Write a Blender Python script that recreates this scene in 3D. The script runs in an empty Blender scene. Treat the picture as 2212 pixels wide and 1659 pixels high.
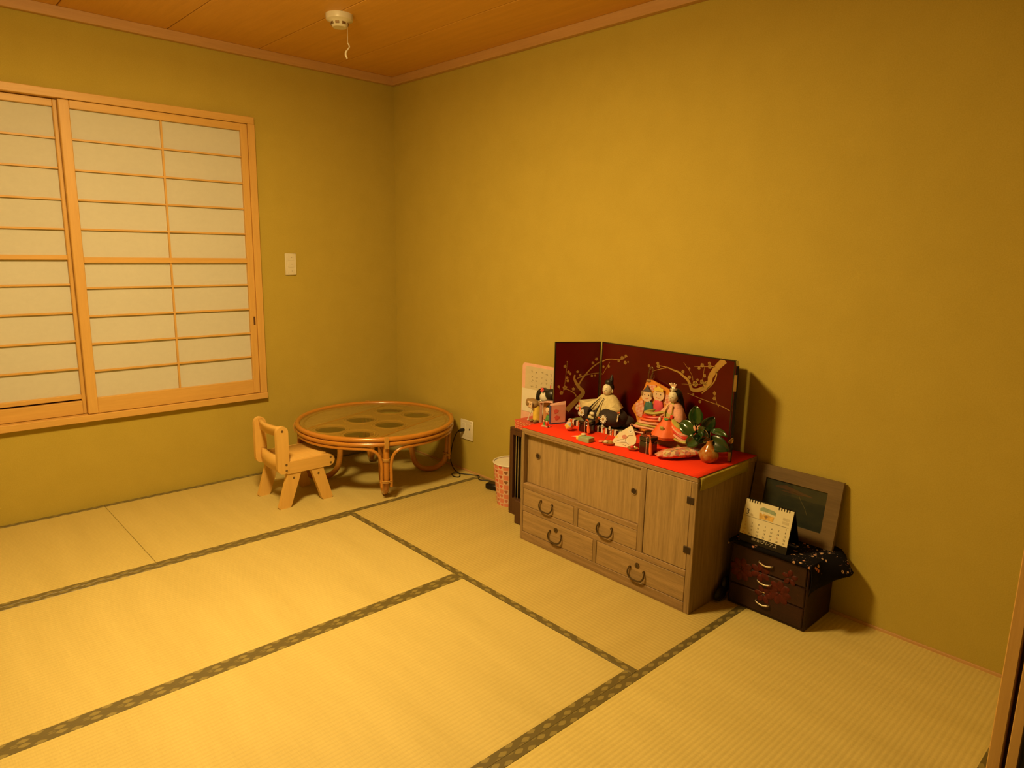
import bpy, math, random
from mathutils import Matrix, Vector
random.seed(7)
S = bpy.context.scene
COL = S.collection
pi = math.pi

# ------------------------------------------------------------------ camera
cam_d = bpy.data.cameras.new('camera')
cam = bpy.data.objects.new('camera', cam_d)
COL.objects.link(cam)
cam_d.sensor_fit = 'HORIZONTAL'
cam_d.sensor_width = 36.0
cam_d.lens = 1492.05 / 2212 * 36.0
cam_d.clip_start = 0.02
RX = Vector((0.7326225, -0.6803321, 0.0203106))
RY = Vector((0.1165413, 0.1547870, 0.9810500))
RF = Vector((0.6705836, 0.7163723, -0.1926873))
cam.matrix_world = Matrix(((RX.x, RY.x, -RF.x, -2.5165), (RX.y, RY.y, -RF.y, -3.8031), (RX.z, RY.z, -RF.z, 1.3132), (0, 0, 0, 1)))
S.camera = cam

# ------------------------------------------------------------------ world, light, exposure
wd = bpy.data.worlds.new('night')
S.world = wd
wd.use_nodes = True
wd.node_tree.nodes['Background'].inputs[0].default_value = (1.0, 0.68, 0.27, 1)
wd.node_tree.nodes['Background'].inputs[1].default_value = 0.015
LAMP = (-1.76, -1.76, 2.19)
LCOL = (1.0, 0.675, 0.255)
ld = bpy.data.lights.new('ceiling_lamp_light', 'AREA')
ld.shape = 'DISK'
ld.size = 0.40
ld.energy = 58.0
ld.color = LCOL
lo = bpy.data.objects.new('ceiling_lamp_light', ld)
COL.objects.link(lo)
lo.location = LAMP
pd = bpy.data.lights.new('ceiling_lamp_glow', 'POINT')      # light leaving the sides of the lamp's diffuser
pd.energy = 62.0
pd.color = LCOL
pd.shadow_soft_size = 0.16
po = bpy.data.objects.new('ceiling_lamp_glow', pd)
COL.objects.link(po)
po.location = (LAMP[0], LAMP[1], LAMP[2] - 0.02)
S.view_settings.view_transform = 'Standard'
S.view_settings.look = 'None'
S.view_settings.exposure = 0.0
S.view_settings.gamma = 1.0
S.view_settings.use_curve_mapping = False


# ------------------------------------------------------------------ mesh builder
class MB:
    def __init__(s):
        s.v, s.f, s.mi = [], [], []
        s.cur = 0

    def add(s, vs, fs):
        b = len(s.v)
        s.v += [tuple(p) for p in vs]
        s.f += [tuple(i + b for i in f) for f in fs]
        s.mi += [s.cur] * len(fs)
        return s

    def bx(s, x0, x1, y0, y1, z0, z1, c=0.0):
        x0, x1 = min(x0, x1), max(x0, x1)
        y0, y1 = min(y0, y1), max(y0, y1)
        z0, z1 = min(z0, z1), max(z0, z1)
        return s.obox(((x0 + x1) / 2, (y0 + y1) / 2, (z0 + z1) / 2), (x1 - x0, y1 - y0, z1 - z0), c)

    def obox(s, ctr, size, c=0.0, M=None):
        h = [d / 2 for d in size]
        c = min(c, min(h) * 0.9)
        M = M or Matrix.Identity(3)
        C = Vector(ctr)
        if c <= 0:
            vs = [C + M @ Vector((sx * h[0], sy * h[1], sz * h[2])) for sx in (-1, 1) for sy in (-1, 1) for sz in (-1, 1)]
            return s.add(vs, [(0, 1, 3, 2), (4, 6, 7, 5), (0, 4, 5, 1), (2, 3, 7, 6), (0, 2, 6, 4), (1, 5, 7, 3)])
        vs, idx = [], {}
        for sx in (-1, 1):
            for sy in (-1, 1):
                for sz in (-1, 1):
                    for a in range(3):
                        p = [sx * (h[0] - c), sy * (h[1] - c), sz * (h[2] - c)]
                        p[a] = (sx, sy, sz)[a] * h[a]
                        idx[(sx, sy, sz, a)] = len(vs)
                        vs.append(C + M @ Vector(p))
        fs = []
        for a in range(3):
            b, d = (a + 1) % 3, (a + 2) % 3
            for sg in (-1, 1):
                q = []
                for sb, sd in ((-1, -1), (1, -1), (1, 1), (-1, 1)):
                    k = [0, 0, 0]
                    k[a], k[b], k[d] = sg, sb, sd
                    q.append(idx[(k[0], k[1], k[2], a)])
                fs.append(tuple(q if sg > 0 else q[::-1]))
            for sb in (-1, 1):
                for sd in (-1, 1):
                    k0, k1 = [0] * 3, [0] * 3
                    k0[a], k1[a] = -1, 1
                    k0[b] = k1[b] = sb
                    k0[d] = k1[d] = sd
                    q = (idx[(*k0, b)], idx[(*k1, b)], idx[(*k1, d)], idx[(*k0, d)])
                    fs.append(q if sb * sd < 0 else q[::-1])
        for sx in (-1, 1):
            for sy in (-1, 1):
                for sz in (-1, 1):
                    q = (idx[(sx, sy, sz, 0)], idx[(sx, sy, sz, 1)], idx[(sx, sy, sz, 2)])
                    fs.append(q if sx * sy * sz > 0 else q[::-1])
        return s.add(vs, fs)

    def tube(s, path, r, n=8, closed=False, flat=1.0):
        P = [Vector(p) for p in path]
        m = len(P)
        R = r if isinstance(r, (list, tuple)) else [r] * m
        T = []
        for i in range(m):
            a = P[(i - 1) % m] if (closed or i > 0) else P[i]
            b = P[(i + 1) % m] if (closed or i < m - 1) else P[i]
            d = b - a
            T.append(d.normalized() if d.length > 1e-9 else Vector((0, 0, 1)))
        up = Vector((0, 0, 1)) if abs(T[0].z) < 0.9 else Vector((1, 0, 0))
        N = (up - T[0] * up.dot(T[0])).normalized()
        vs = []
        for i in range(m):
            N = N - T[i] * N.dot(T[i])
            N = N.normalized() if N.length > 1e-6 else T[i].orthogonal().normalized()
            B = T[i].cross(N)
            for k in range(n):
                a = 2 * pi * k / n
                vs.append(P[i] + N * (R[i] * math.cos(a) * flat) + B * (R[i] * math.sin(a)))
        fs = []
        for i in range(m if closed else m - 1):
            j = (i + 1) % m
            for k in range(n):
                l = (k + 1) % n
                fs.append((i * n + k, i * n + l, j * n + l, j * n + k))
        if not closed:
            fs.append(tuple(range(n))[::-1])
            fs.append(tuple((m - 1) * n + k for k in range(n)))
        return s.add(vs, fs)

    def ring(s, c, R, r, n=48, m=8, axis='z'):
        pts = []
        for i in range(n):
            a = 2 * pi * i / n
            u, v = R * math.cos(a), R * math.sin(a)
            pts.append({'z': (c[0] + u, c[1] + v, c[2]), 'x': (c[0], c[1] + u, c[2] + v), 'y': (c[0] + u, c[1], c[2] + v)}[axis])
        return s.tube(pts, r, m, closed=True)

    def lathe(s, prof, n=32, c=(0, 0, 0), sx=1.0, sy=1.0, M=None):
        vs, fs = [], []
        M = M or Matrix.Identity(3)
        C = Vector(c)
        for (r, z) in prof:
            for k in range(n):
                a = 2 * pi * k / n
                vs.append(C + M @ Vector((r * sx * math.cos(a), r * sy * math.sin(a), z)))
        for i in range(len(prof) - 1):
            for k in range(n):
                l = (k + 1) % n
                fs.append((i * n + k, i * n + l, (i + 1) * n + l, (i + 1) * n + k))
        if prof[0][0] > 1e-6:
            fs.append(tuple(range(n))[::-1])
        if prof[-1][0] > 1e-6:
            fs.append(tuple((len(prof) - 1) * n + k for k in range(n)))
        return s.add(vs, fs)

    def ell(s, c, r, nu=16, nv=10, M=None):
        prof = []
        M = M or Matrix.Identity(3)
        C = Vector(c)
        vs, fs = [C + M @ Vector((0, 0, -r[2]))], []
        for j in range(1, nv):
            b = -pi / 2 + pi * j / nv
            for k in range(nu):
                a = 2 * pi * k / nu
                vs.append(C + M @ Vector((r[0] * math.cos(b) * math.cos(a), r[1] * math.cos(b) * math.sin(a), r[2] * math.sin(b))))
        vs.append(C + M @ Vector((0, 0, r[2])))
        for k in range(nu):
            l = (k + 1) % nu
            fs.append((0, 1 + l, 1 + k))
            for j in range(nv - 2):
                fs.append((1 + j * nu + k, 1 + j * nu + l, 1 + (j + 1) * nu + l, 1 + (j + 1) * nu + k))
            fs.append((1 + (nv - 2) * nu + k, 1 + (nv - 2) * nu + l, len(vs) - 1))
        return s.add(vs, fs)

    def prism(s, poly, o, u, v, t):
        """polygon (a,b) in plane o+u*a+v*b, extruded by t along u x v (from 0 to t)"""
        o, u, v = Vector(o), Vector(u).normalized(), Vector(v).normalized()
        w = u.cross(v).normalized()
        ar = sum(poly[i][0] * poly[(i + 1) % len(poly)][1] - poly[(i + 1) % len(poly)][0] * poly[i][1] for i in range(len(poly)))
        if ar < 0:
            poly = poly[::-1]
        if t < 0:
            o = o + w * t
            t = -t
        n = len(poly)
        vs = [o + u * a + v * b for a, b in poly] + [o + u * a + v * b + w * t for a, b in poly]
        fs = [tuple(range(n))[::-1], tuple(range(n, 2 * n))]
        for i in range(n):
            j = (i + 1) % n
            fs.append((i, j, n + j, n + i))
        return s.add(vs, fs)

    def ribbon(s, pts, wd, o, u, v, t):
        """flat tapering stroke in a plane"""
        m = len(pts)
        W = wd if isinstance(wd, (list, tuple)) else [wd] * m
        L, R = [], []
        for i in range(m):
            a = Vector(pts[max(i - 1, 0)]).to_2d() if False else Vector((pts[max(i - 1, 0)][0], pts[max(i - 1, 0)][1]))
            b = Vector((pts[min(i + 1, m - 1)][0], pts[min(i + 1, m - 1)][1]))
            d = (b - a).normalized()
            nrm = Vector((-d.y, d.x))
            p = Vector((pts[i][0], pts[i][1]))
            L.append(p + nrm * W[i] / 2)
            R.append(p - nrm * W[i] / 2)
        for i in range(m - 1):
            q = [tuple(L[i]), tuple(R[i]), tuple(R[i + 1]), tuple(L[i + 1])]
            s.prism(q, o, u, v, t)
        return s

    def grid(s, rows):
        nr, nc = len(rows), len(rows[0])
        vs = [p for r in rows for p in r]
        fs = [(i * nc + j, i * nc + j + 1, (i + 1) * nc + j + 1, (i + 1) * nc + j) for i in range(nr - 1) for j in range(nc - 1)]
        return s.add(vs, fs)

    def build(s, name, mat, parent=None, smooth=True, kind=None, label=None, cat=None, group=None, solid=None):
        off = Vector((0, 0, 0))
        p = parent
        while p is not None:
            off += p.location
            p = p.parent
        me = bpy.data.meshes.new(name)
        me.from_pydata([(a - off.x, b - off.y, c - off.z) for a, b, c in s.v], [], s.f)
        me.update()
        mats = mat if isinstance(mat, (list, tuple)) else [mat]
        for m in mats:
            me.materials.append(m)
        if len(mats) > 1:
            me.polygons.foreach_set('material_index', s.mi)
        if smooth:
            me.polygons.foreach_set('use_smooth', [True] * len(me.polygons))
            me.set_sharp_from_angle(angle=0.65)
        o = bpy.data.objects.new(name, me)
        COL.objects.link(o)
        if parent is not None:
            o.parent = parent
        if solid:
            md = o.modifiers.new('thickness', 'SOLIDIFY')
            md.thickness = solid
            md.offset = 0
        return tag(o, label, cat, group, kind)


def tag(o, label=None, cat=None, group=None, kind=None):
    if label:
        o['label'] = label
    if cat:
        o['category'] = cat
    if group:
        o['group'] = group
    if kind:
        o['kind'] = kind
    return o


def thing(name, loc, label=None, cat=None, group=None, kind=None):
    o = bpy.data.objects.new(name, None)
    COL.objects.link(o)
    o.location = loc
    o.empty_display_size = 0.05
    return tag(o, label, cat, group, kind)


def rotz(a):
    return Matrix.Rotation(a, 3, 'Z')


def smooth_path(pts, k=6, closed=False):
    P = [Vector(p) for p in pts]
    n = len(P)
    out = []
    rng = range(n) if closed else range(n - 1)
    for i in rng:
        p0 = P[(i - 1) % n] if closed else P[max(i - 1, 0)]
        p1, p2 = P[i], P[(i + 1) % n]
        p3 = P[(i + 2) % n] if closed else P[min(i + 2, n - 1)]
        for j in range(k):
            t = j / k
            out.append(0.5 * ((2 * p1) + (p2 - p0) * t + (2 * p0 - 5 * p1 + 4 * p2 - p3) * t * t + (3 * p1 - p0 - 3 * p2 + p3) * t ** 3))
    if not closed:
        out.append(P[-1])
    return out


# ------------------------------------------------------------------ material helper
KA = 0.90                                   # overall reflectance scale of every material


class G:
    def __init__(s, name):
        s.m = bpy.data.materials.new(name)
        s.m.use_nodes = True
        s.t = s.m.node_tree
        s.b = s.t.nodes['Principled BSDF']

    def n(s, typ, ins=None, **props):
        nd = s.t.nodes.new(typ)
        for k, v in props.items():
            setattr(nd, k, v)
        for k, v in (ins or {}).items():
            s.put(nd.inputs[k], v)
        return nd

    def put(s, sock, v):
        if isinstance(v, bpy.types.NodeSocket):
            s.t.links.new(v, sock)
        elif isinstance(v, (tuple, list)) and len(v) == 3 and sock.type == 'RGBA':
            sock.default_value = (*[c * KA for c in v], 1)
        else:
            sock.default_value = v

    def math(s, op, a, b=None, c=None):
        nd = s.t.nodes.new('ShaderNodeMath')
        nd.operation = op
        for i, v in enumerate((a, b, c)):
            if v is not None:
                s.put(nd.inputs[i], v)
        return nd.outputs[0]

    def xyz(s, kind='Object'):
        tc = s.n('ShaderNodeTexCoord')
        sp = s.n('ShaderNodeSeparateXYZ', {0: tc.outputs[kind]})
        return tc.outputs[kind], sp.outputs[0], sp.outputs[1], sp.outputs[2]

    def mapv(s, vec, scale, loc=(0, 0, 0), rot=(0, 0, 0)):
        return s.n('ShaderNodeMapping', {'Vector': vec, 'Scale': scale, 'Location': loc, 'Rotation': rot}).outputs[0]

    def noise(s, vec, scale=5.0, detail=4.0, rough=0.55):
        return s.n('ShaderNodeTexNoise', {'Vector': vec, 'Scale': scale, 'Detail': detail, 'Roughness': rough}).outputs[0]

    def mix(s, f, a, b):
        nd = s.t.nodes.new('ShaderNodeMix')
        nd.data_type = 'RGBA'
        s.put(nd.inputs[0], f)
        s.put(nd.inputs[6], a)
        s.put(nd.inputs[7], b)
        return nd.outputs[2]

    def ramp(s, f, stops):
        nd = s.t.nodes.new('ShaderNodeValToRGB')
        s.put(nd.inputs[0], f)
        e = nd.color_ramp.elements
        while len(e) < len(stops):
            e.new(0.5)
        for el, (p, c) in zip(e, stops):
            el.position = p
            el.color = (*[q * KA for q in c], 1)
        return nd.outputs[0]

    def bump(s, h, strength=0.2, dist=0.002):
        s.put(s.b.inputs['Normal'], s.n('ShaderNodeBump', {'Height': h, 'Strength': strength, 'Distance': dist}).outputs[0])

    def fin(s, col=None, rough=0.6, metal=0.0, coat=0.0, spec=0.5, **kw):
        if col is not None:
            s.put(s.b.inputs['Base Color'], col)
        s.put(s.b.inputs['Roughness'], rough)
        s.b.inputs['Metallic'].default_value = metal
        s.b.inputs['Coat Weight'].default_value = coat
        s.b.inputs['Coat Roughness'].default_value = 0.12
        s.b.inputs['Specular IOR Level'].default_value = spec
        for k, v in kw.items():
            s.put(s.b.inputs[k], v)
        return s.m


def plain(name, col, rough=0.6, metal=0.0, coat=0.0, var=0.12, scale=30.0, spec=0.5, **kw):
    g = G(name)
    v, x, y, z = g.xyz()
    nz = g.noise(v, scale, 3)
    c2 = tuple(max(0, c * (1 - var)) for c in col)
    c1 = tuple(min(1, c * (1 + var)) for c in col)
    return g.fin(g.ramp(nz, [(0.3, c2), (0.7, c1)]), rough, metal, coat, spec, **kw)


def wood(name, c1, c2, axis='x', scale=14.0, rough=0.5, coat=0.0, stretch=12.0, bump=0.12, spec=0.5):
    g = G(name)
    v, x, y, z = g.xyz()
    sc = [stretch, stretch, stretch]
    sc['xyz'.index(axis)] = 0.7
    mv = g.mapv(v, tuple(sc))
    n1 = g.noise(mv, scale * 0.35, 5, 0.6)
    n2 = g.noise(mv, scale * 2.2, 3, 0.6)
    f = g.math('ADD', g.math('MULTIPLY', n1, 0.65), g.math('MULTIPLY', n2, 0.35))
    g.bump(n2, bump, 0.001)
    return g.fin(g.ramp(f, [(0.32, c1), (0.68, c2)]), rough, 0, coat, spec)


# ------------------------------------------------------------------ materials of the room
def m_wall():
    g = G('olive wall covering')
    v, x, y, z = g.xyz()
    n1 = g.noise(v, 260.0, 3, 0.7)
    n2 = g.noise(v, 7.0, 3)
    f = g.math('ADD', g.math('MULTIPLY', n1, 0.7), g.math('MULTIPLY', n2, 0.3))
    g.bump(n1, 0.25, 0.0015)
    return g.fin(g.ramp(f, [(0.3, (0.455, 0.358, 0.062)), (0.7, (0.535, 0.425, 0.082))]), 0.92, spec=0.15)


def m_tatami():
    g = G('woven rush')
    v, x, y, z = g.xyz()
    ridge = g.math('SINE', g.math('MULTIPLY', y, 2 * pi / 0.0155))
    strand = g.noise(g.mapv(v, (330, 14, 1)), 1.0, 3, 0.7)
    band = g.noise(g.mapv(v, (9, 1.2, 1)), 1.0, 3)
    knots = g.math('SINE', g.math('ADD', g.math('MULTIPLY', x, 2 * pi / 0.011), g.math('MULTIPLY', g.math('FLOOR', g.math('DIVIDE', y, 0.0155)), pi)))
    h = g.math('ADD', g.math('ADD', g.math('MULTIPLY', ridge, 0.5), g.math('MULTIPLY', strand, 0.6)), g.math('MULTIPLY', knots, 0.16))
    g.bump(h, 0.35, 0.0016)
    f = g.math('ADD', g.math('MULTIPLY', strand, 0.5), g.math('MULTIPLY', band, 0.5))
    c = g.ramp(f, [(0.3, (0.54, 0.435, 0.140)), (0.7, (0.66, 0.545, 0.195))])
    c = g.mix(g.math('MULTIPLY', g.math('MAXIMUM', g.math('MULTIPLY', ridge, -1), 0), 0.20), c, (0.40, 0.30, 0.10))
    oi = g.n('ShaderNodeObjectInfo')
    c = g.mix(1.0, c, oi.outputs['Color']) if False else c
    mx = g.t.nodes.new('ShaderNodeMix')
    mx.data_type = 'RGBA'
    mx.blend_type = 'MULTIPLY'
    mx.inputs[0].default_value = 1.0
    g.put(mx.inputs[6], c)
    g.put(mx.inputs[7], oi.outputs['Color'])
    return g.fin(mx.outputs[2], 0.6, spec=0.4)


def m_heri():
    g = G('brocade border')
    v, x, y, z = g.xyz()
    t = g.math('SUBTRACT', 0.44, g.math('ABSOLUTE', y))            # 0 at outer edge .. 0.03

    def loz(s0, t0, a, b, per=0.084):
        ds = g.math('SUBTRACT', g.math('MULTIPLY', g.math('FRACT', g.math('ADD', g.math('DIVIDE', g.math('SUBTRACT', x, s0), per), 0.5)), per), per / 2)
        d = g.math('ADD', g.math('POWER', g.math('DIVIDE', g.math('ABSOLUTE', ds), a), 1.25), g.math('POWER', g.math('DIVIDE', g.math('ABSOLUTE', g.math('SUBTRACT', t, t0)), b), 1.25))
        return g.math('LESS_THAN', d, 1.0)
    a = loz(0.0, 0.0105, 0.0150, 0.0085)
    b = loz(0.034, 0.0235, 0.0150, 0.0085)
    c = loz(0.062, 0.0035, 0.0100, 0.0032)
    f = g.math('MAXIMUM', a, b)
    f2 = g.math('MULTIPLY', c, 0.55)
    nz = g.noise(v, 900.0, 2, 0.7)
    base = g.mix(nz, (0.095, 0.074, 0.017), (0.140, 0.110, 0.028))
    col = g.mix(g.math('MAXIMUM', f, f2), base, (0.255, 0.205, 0.055))
    g.bump(nz, 0.2, 0.0006)
    return g.fin(col, 0.42, spec=0.9, **{'Sheen Weight': 0.25, 'Sheen Roughness': 0.4})


M = {}
M['wall'] = m_wall()
M['tatami'] = m_tatami()
M['heri'] = m_heri()
M['subfloor'] = plain('subfloor', (0.2, 0.14, 0.06), 0.8)
M['ceil'] = wood('ceiling veneer', (0.66, 0.35, 0.050), (0.78, 0.43, 0.070), 'y', 9, 0.55, stretch=10)
M['ceilgap'] = plain('ceiling joint', (0.10, 0.05, 0.02), 0.8)
M['trim_x'] = wood('cypress trim x', (0.52, 0.30, 0.11), (0.62, 0.37, 0.145), 'x', 8, 0.5)
M['trim_y'] = wood('cypress trim y', (0.52, 0.30, 0.11), (0.62, 0.37, 0.145), 'y', 8, 0.5)
M['shoji_h'] = wood('shoji wood h', (0.62, 0.365, 0.098), (0.74, 0.455, 0.130), 'x', 8, 0.48)
M['shoji_v'] = wood('shoji wood v', (0.62, 0.365, 0.098), (0.74, 0.455, 0.130), 'z', 8, 0.48)


def m_paper():
    g = G('washi paper')
    v, x, y, z = g.xyz()
    n = g.noise(g.mapv(v, (1, 1, 1.6)), 30.0, 6, 0.7)
    n2 = g.noise(v, 3.0, 3)
    c = g.ramp(g.math('ADD', g.math('MULTIPLY', n, 0.6), g.math('MULTIPLY', n2, 0.4)), [(0.3, (0.60, 0.605, 0.545)), (0.7, (0.66, 0.665, 0.60))])
    g.bump(n2, 0.3, 0.004)
    return g.fin(c, 0.85, spec=0.2)


M['washi'] = m_paper()
M['plastic'] = plain('ivory plastic', (0.74, 0.70, 0.55), 0.35, var=0.03)
M['white'] = plain('white plastic', (0.75, 0.73, 0.66), 0.4, var=0.03)
M['dark'] = plain('dark hole', (0.02, 0.015, 0.01), 0.6)
M['black'] = plain('black plastic', (0.012, 0.009, 0.007), 0.4, spec=0.3)
M['rail'] = plain('stile brown', (0.10, 0.04, 0.015), 0.5)

# ------------------------------------------------------------------ ROOM
W = 0.88
ZC = 2.315
fl = thing('floor', (0, 0, 0), kind='structure')
MB().bx(-3.6, 0.06, -3.6, 0.06, -0.10, -0.052).build('subfloor', M['subfloor'], fl, smooth=False)
mats = [(-W, -W / 2, 0), (-3 * W, -W / 2, 0), (-W / 2, -2 * W, 1), (-2 * W, -1.5 * W, 0), (-2 * W, -2.5 * W, 0), (-3.5 * W, -2 * W, 1), (-W, -3.5 * W, 0), (-3 * W, -3.5 * W, 0)]
mat_me = strip_me = None
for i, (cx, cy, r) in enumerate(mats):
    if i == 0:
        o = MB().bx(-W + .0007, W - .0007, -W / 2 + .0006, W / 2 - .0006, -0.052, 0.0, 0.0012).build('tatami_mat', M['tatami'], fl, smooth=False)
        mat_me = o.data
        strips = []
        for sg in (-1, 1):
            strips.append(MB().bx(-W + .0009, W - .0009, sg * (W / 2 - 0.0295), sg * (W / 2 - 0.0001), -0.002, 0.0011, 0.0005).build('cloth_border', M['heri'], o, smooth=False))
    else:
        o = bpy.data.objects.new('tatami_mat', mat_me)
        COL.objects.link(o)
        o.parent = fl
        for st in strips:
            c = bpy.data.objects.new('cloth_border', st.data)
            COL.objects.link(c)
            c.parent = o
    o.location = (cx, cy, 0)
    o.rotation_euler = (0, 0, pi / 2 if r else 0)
    o.color = ((0.90, 0.865, 0.78, 1) if r else [(1, 1, 1, 1), (1, 1, 1, 1), (1, 1, 1, 1), (1, 1, 1, 1), (1.0, 1.0, 1.0, 1), (1, 1, 1, 1), (1.10, 1.10, 1.05, 1), (1, 1, 1, 1)][i])      # sheen by mat direction put into colour: turned mats darker, one front mat lighter

# walls
WIN = (-2.685, -0.897, 0.446, 1.965)
b = MB()
b.bx(-3.6, WIN[0], 0, 0.1, -0.1, 2.4)
b.bx(WIN[1], 0.1, 0, 0.1, -0.1, 2.4)
b.bx(WIN[0], WIN[1], 0, 0.1, -0.1, WIN[2])
b.bx(WIN[0], WIN[1], 0, 0.1, WIN[3], 2.4)
b.build('wall_left', M['wall'], smooth=False, kind='structure')
MB().bx(0, 0.1, -3.6, 0, -0.1, 2.4).build('wall_right', M['wall'], smooth=False, kind='structure')
MB().bx(-3.6, -3.52, -3.6, 0, -0.1, 2.4).build('wall_side', M['wall'], smooth=False, kind='structure')
b = MB()
b.bx(-0.555, 0, -3.60, -3.523, -0.1, 2.4)
b.bx(-3.52, -3.10, -3.60, -3.523, -0.1, 2.4)
b.bx(-3.10, -0.555, -3.60, -3.523, 1.98, 2.4)
b.build('wall_front', M['wall'], smooth=False, kind='structure')

ce = thing('ceiling', (0, 0, ZC), kind='structure')
MB().bx(-3.6, 0.06, -3.6, 0.06, ZC + 0.012, ZC + 0.05).build('ceiling_backing', M['ceilgap'], ce, smooth=False)
seams = [0.0, -0.412, -0.850, -1.303, -1.757, -2.205, -2.650, -3.095, -3.52]
for a, c in zip(seams, seams[1:]):
    MB().bx(c + 0.0022, a - 0.0022, -3.52, 0, ZC, ZC + 0.014, 0.002).build('ceiling_board', M['ceil'], ce, smooth=False)

MB().bx(-3.52, 0, -0.030, 0, 2.268, ZC, 0.002).build('trim_1', M['trim_x'], smooth=False, kind='structure')
MB().bx(-0.030, 0, -3.52, -0.030, 2.268, ZC, 0.002).build('trim_2', M['trim_y'], smooth=False, kind='structure')
MB().bx(-0.006, 0.002, -3.52, 0, -0.02, 0.010, 0.001).build('trim_3', M['trim_y'], smooth=False, kind='structure')

# ---- window with two paper sliding screens
wn = thing('window_1', (-1.79, 0, WIN[2]), kind='structure')
x0, x1, z0, z1 = WIN
MB().bx(x0, x1, -0.026, 0.09, z1 - 0.034, z1 + 0.002, 0.002).build('head_rail', M['shoji_h'], wn, smooth=False)
MB().bx(x0 - 0.002, x1 + 0.002, -0.032, 0.09, z0 - 0.002, z0 + 0.031, 0.002).build('sill', M['shoji_h'], wn, smooth=False)
MB().bx(x1 - 0.036, x1 + 0.002, -0.026, 0.09, z0 + 0.031, z1 - 0.034, 0.002).build('jamb', M['shoji_v'], wn, smooth=False)
MB().bx(x0 - 0.002, x0 + 0.036, -0.026, 0.09, z0 + 0.031, z1 - 0.034, 0.002).build('jamb', M['shoji_v'], wn, smooth=False)
MB().bx(x0, x1, 0.092, 0.098, z0, z1).build('outer_sash', M['dark'], wn, smooth=False)


def shoji(xl, xr, yf, hz_up, hz_lo, zmid, pb, pt, sl, sr, vx, split=False):
    zt, zb = z1 - 0.036, z0 + 0.033
    b = MB()
    b.bx(xl, xl + sl, yf, yf + 0.026, zb, zt, 0.003)
    b.bx(xr - sr, xr, yf, yf + 0.026, zb, zt, 0.003)
    sash = b.build('sliding_screen', M['shoji_v'], wn, smooth=False)
    b = MB()
    b.bx(xl + sl, xr - sr, yf + 0.001, yf + 0.025, pt, zt, 0.002)
    b.bx(xl + sl, xr - sr, yf + 0.001, yf + 0.025, zmid[0], zmid[1], 0.002)
    if split:
        b.bx(xl + sl, xr - sr, yf + 0.001, yf + 0.025, pb - 0.022, pb, 0.002)
        b.bx(xl + sl, xr - sr, yf - 0.006, yf + 0.025, zb, pb - 0.030, 0.002)
    else:
        b.bx(xl + sl, xr - sr, yf + 0.001, yf + 0.025, zb, pb, 0.002)
    b.build('rails', M['shoji_h'], sash, smooth=False)
    for z in hz_up + hz_lo:
        MB().bx(xl + sl, xr - sr, yf + 0.007, yf + 0.020, z - 0.0042, z + 0.0042, 0.0006).build('muntin', M['shoji_h'], sash, smooth=False)
    for a, c in ((pb, zmid[0]), (zmid[1], pt)):
        MB().bx(vx - 0.0045, vx + 0.0045, yf + 0.0075, yf + 0.020, a, c, 0.0006).build('muntin', M['shoji_v'], sash, smooth=False)
    zs_lo = [pb] + sorted(hz_lo) + [zmid[0]]
    zs_up = [zmid[1]] + sorted(hz_up) + [pt]
    for zs in (zs_lo, zs_up):
        for a, c in zip(zs, zs[1:]):
            for xa, xb in ((xl + sl, vx), (vx, xr - sr)):
                MB().bx(xa, xb, yf + 0.019, yf + 0.0205, a, c).build('paper_pane', M['washi'], sash, smooth=False)
    return sash


s1 = shoji(-1.789, -0.934, -0.020, [1.760, 1.6257, 1.4925, 1.360], [1.087, 0.953, 0.820, 0.687], (1.204, 1.231), 0.556, 1.893, 0.044, 0.036, -1.359)
b = MB()
b.bx(-0.953, -0.943, -0.0212, -0.0196, 0.866, 0.912, 0.0005)
b.build('finger_pull', M['rail'], s1, smooth=False)
s2 = shoji(-2.649, -1.765, 0.012, [1.762, 1.631, 1.493, 1.359], [1.103, 0.970, 0.834, 0.701], (1.218, 1.240), 0.574, 1.897, 0.036, 0.040, -2.21, True)

# ---- entrance post and open sliding door at the right edge
dr = thing('door_1', (-0.58, -3.54, 0), kind='structure')
MB().bx(-0.602, -0.545, -3.5475, -3.520, 0, 2.0, 0.002).build('door_post', M['shoji_v'], dr, smooth=False)
MB().bx(-0.575, -0.545, -3.557, -3.5475, 0, 2.0).build('door_groove', M['rail'], dr, smooth=False)
MB().bx(-0.600, -0.565, -3.580, -3.557, 0.012, 1.97, 0.002).build('sliding_door_stile', M['shoji_v'], dr, smooth=False)
MB().bx(-0.565, 0.20, -3.576, -3.561, 0.012, 1.97).build('sliding_door_panel', M['washi'], dr, smooth=False)

# ---- ceiling lamp (just above the picture)
cl = thing('ceiling_lamp', LAMP, 'round white ceiling lamp with flat diffuser in middle of ceiling', 'lamp')
MB().lathe([(0.0, ZC), (0.20, ZC), (0.20, ZC - 0.03), (0.17, LAMP[2] + 0.02), (0.15, LAMP[2] + 0.012), (0.0, LAMP[2] + 0.012)], 48, (LAMP[0], LAMP[1], 0)).build('lamp_housing', M['white'], cl)
g = G('lamp diffuser')
g.fin((0.8, 0.75, 0.6), 0.5, **{'Emission Color': (*LCOL, 1), 'Emission Strength': 6.0})
MB().lathe([(0.0, LAMP[2] + 0.012), (0.16, LAMP[2] + 0.012), (0.16, LAMP[2] + 0.006), (0.0, LAMP[2] + 0.006)], 48, (LAMP[0], LAMP[1], 0)).build('lamp_diffuser', g.m, cl)

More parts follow.
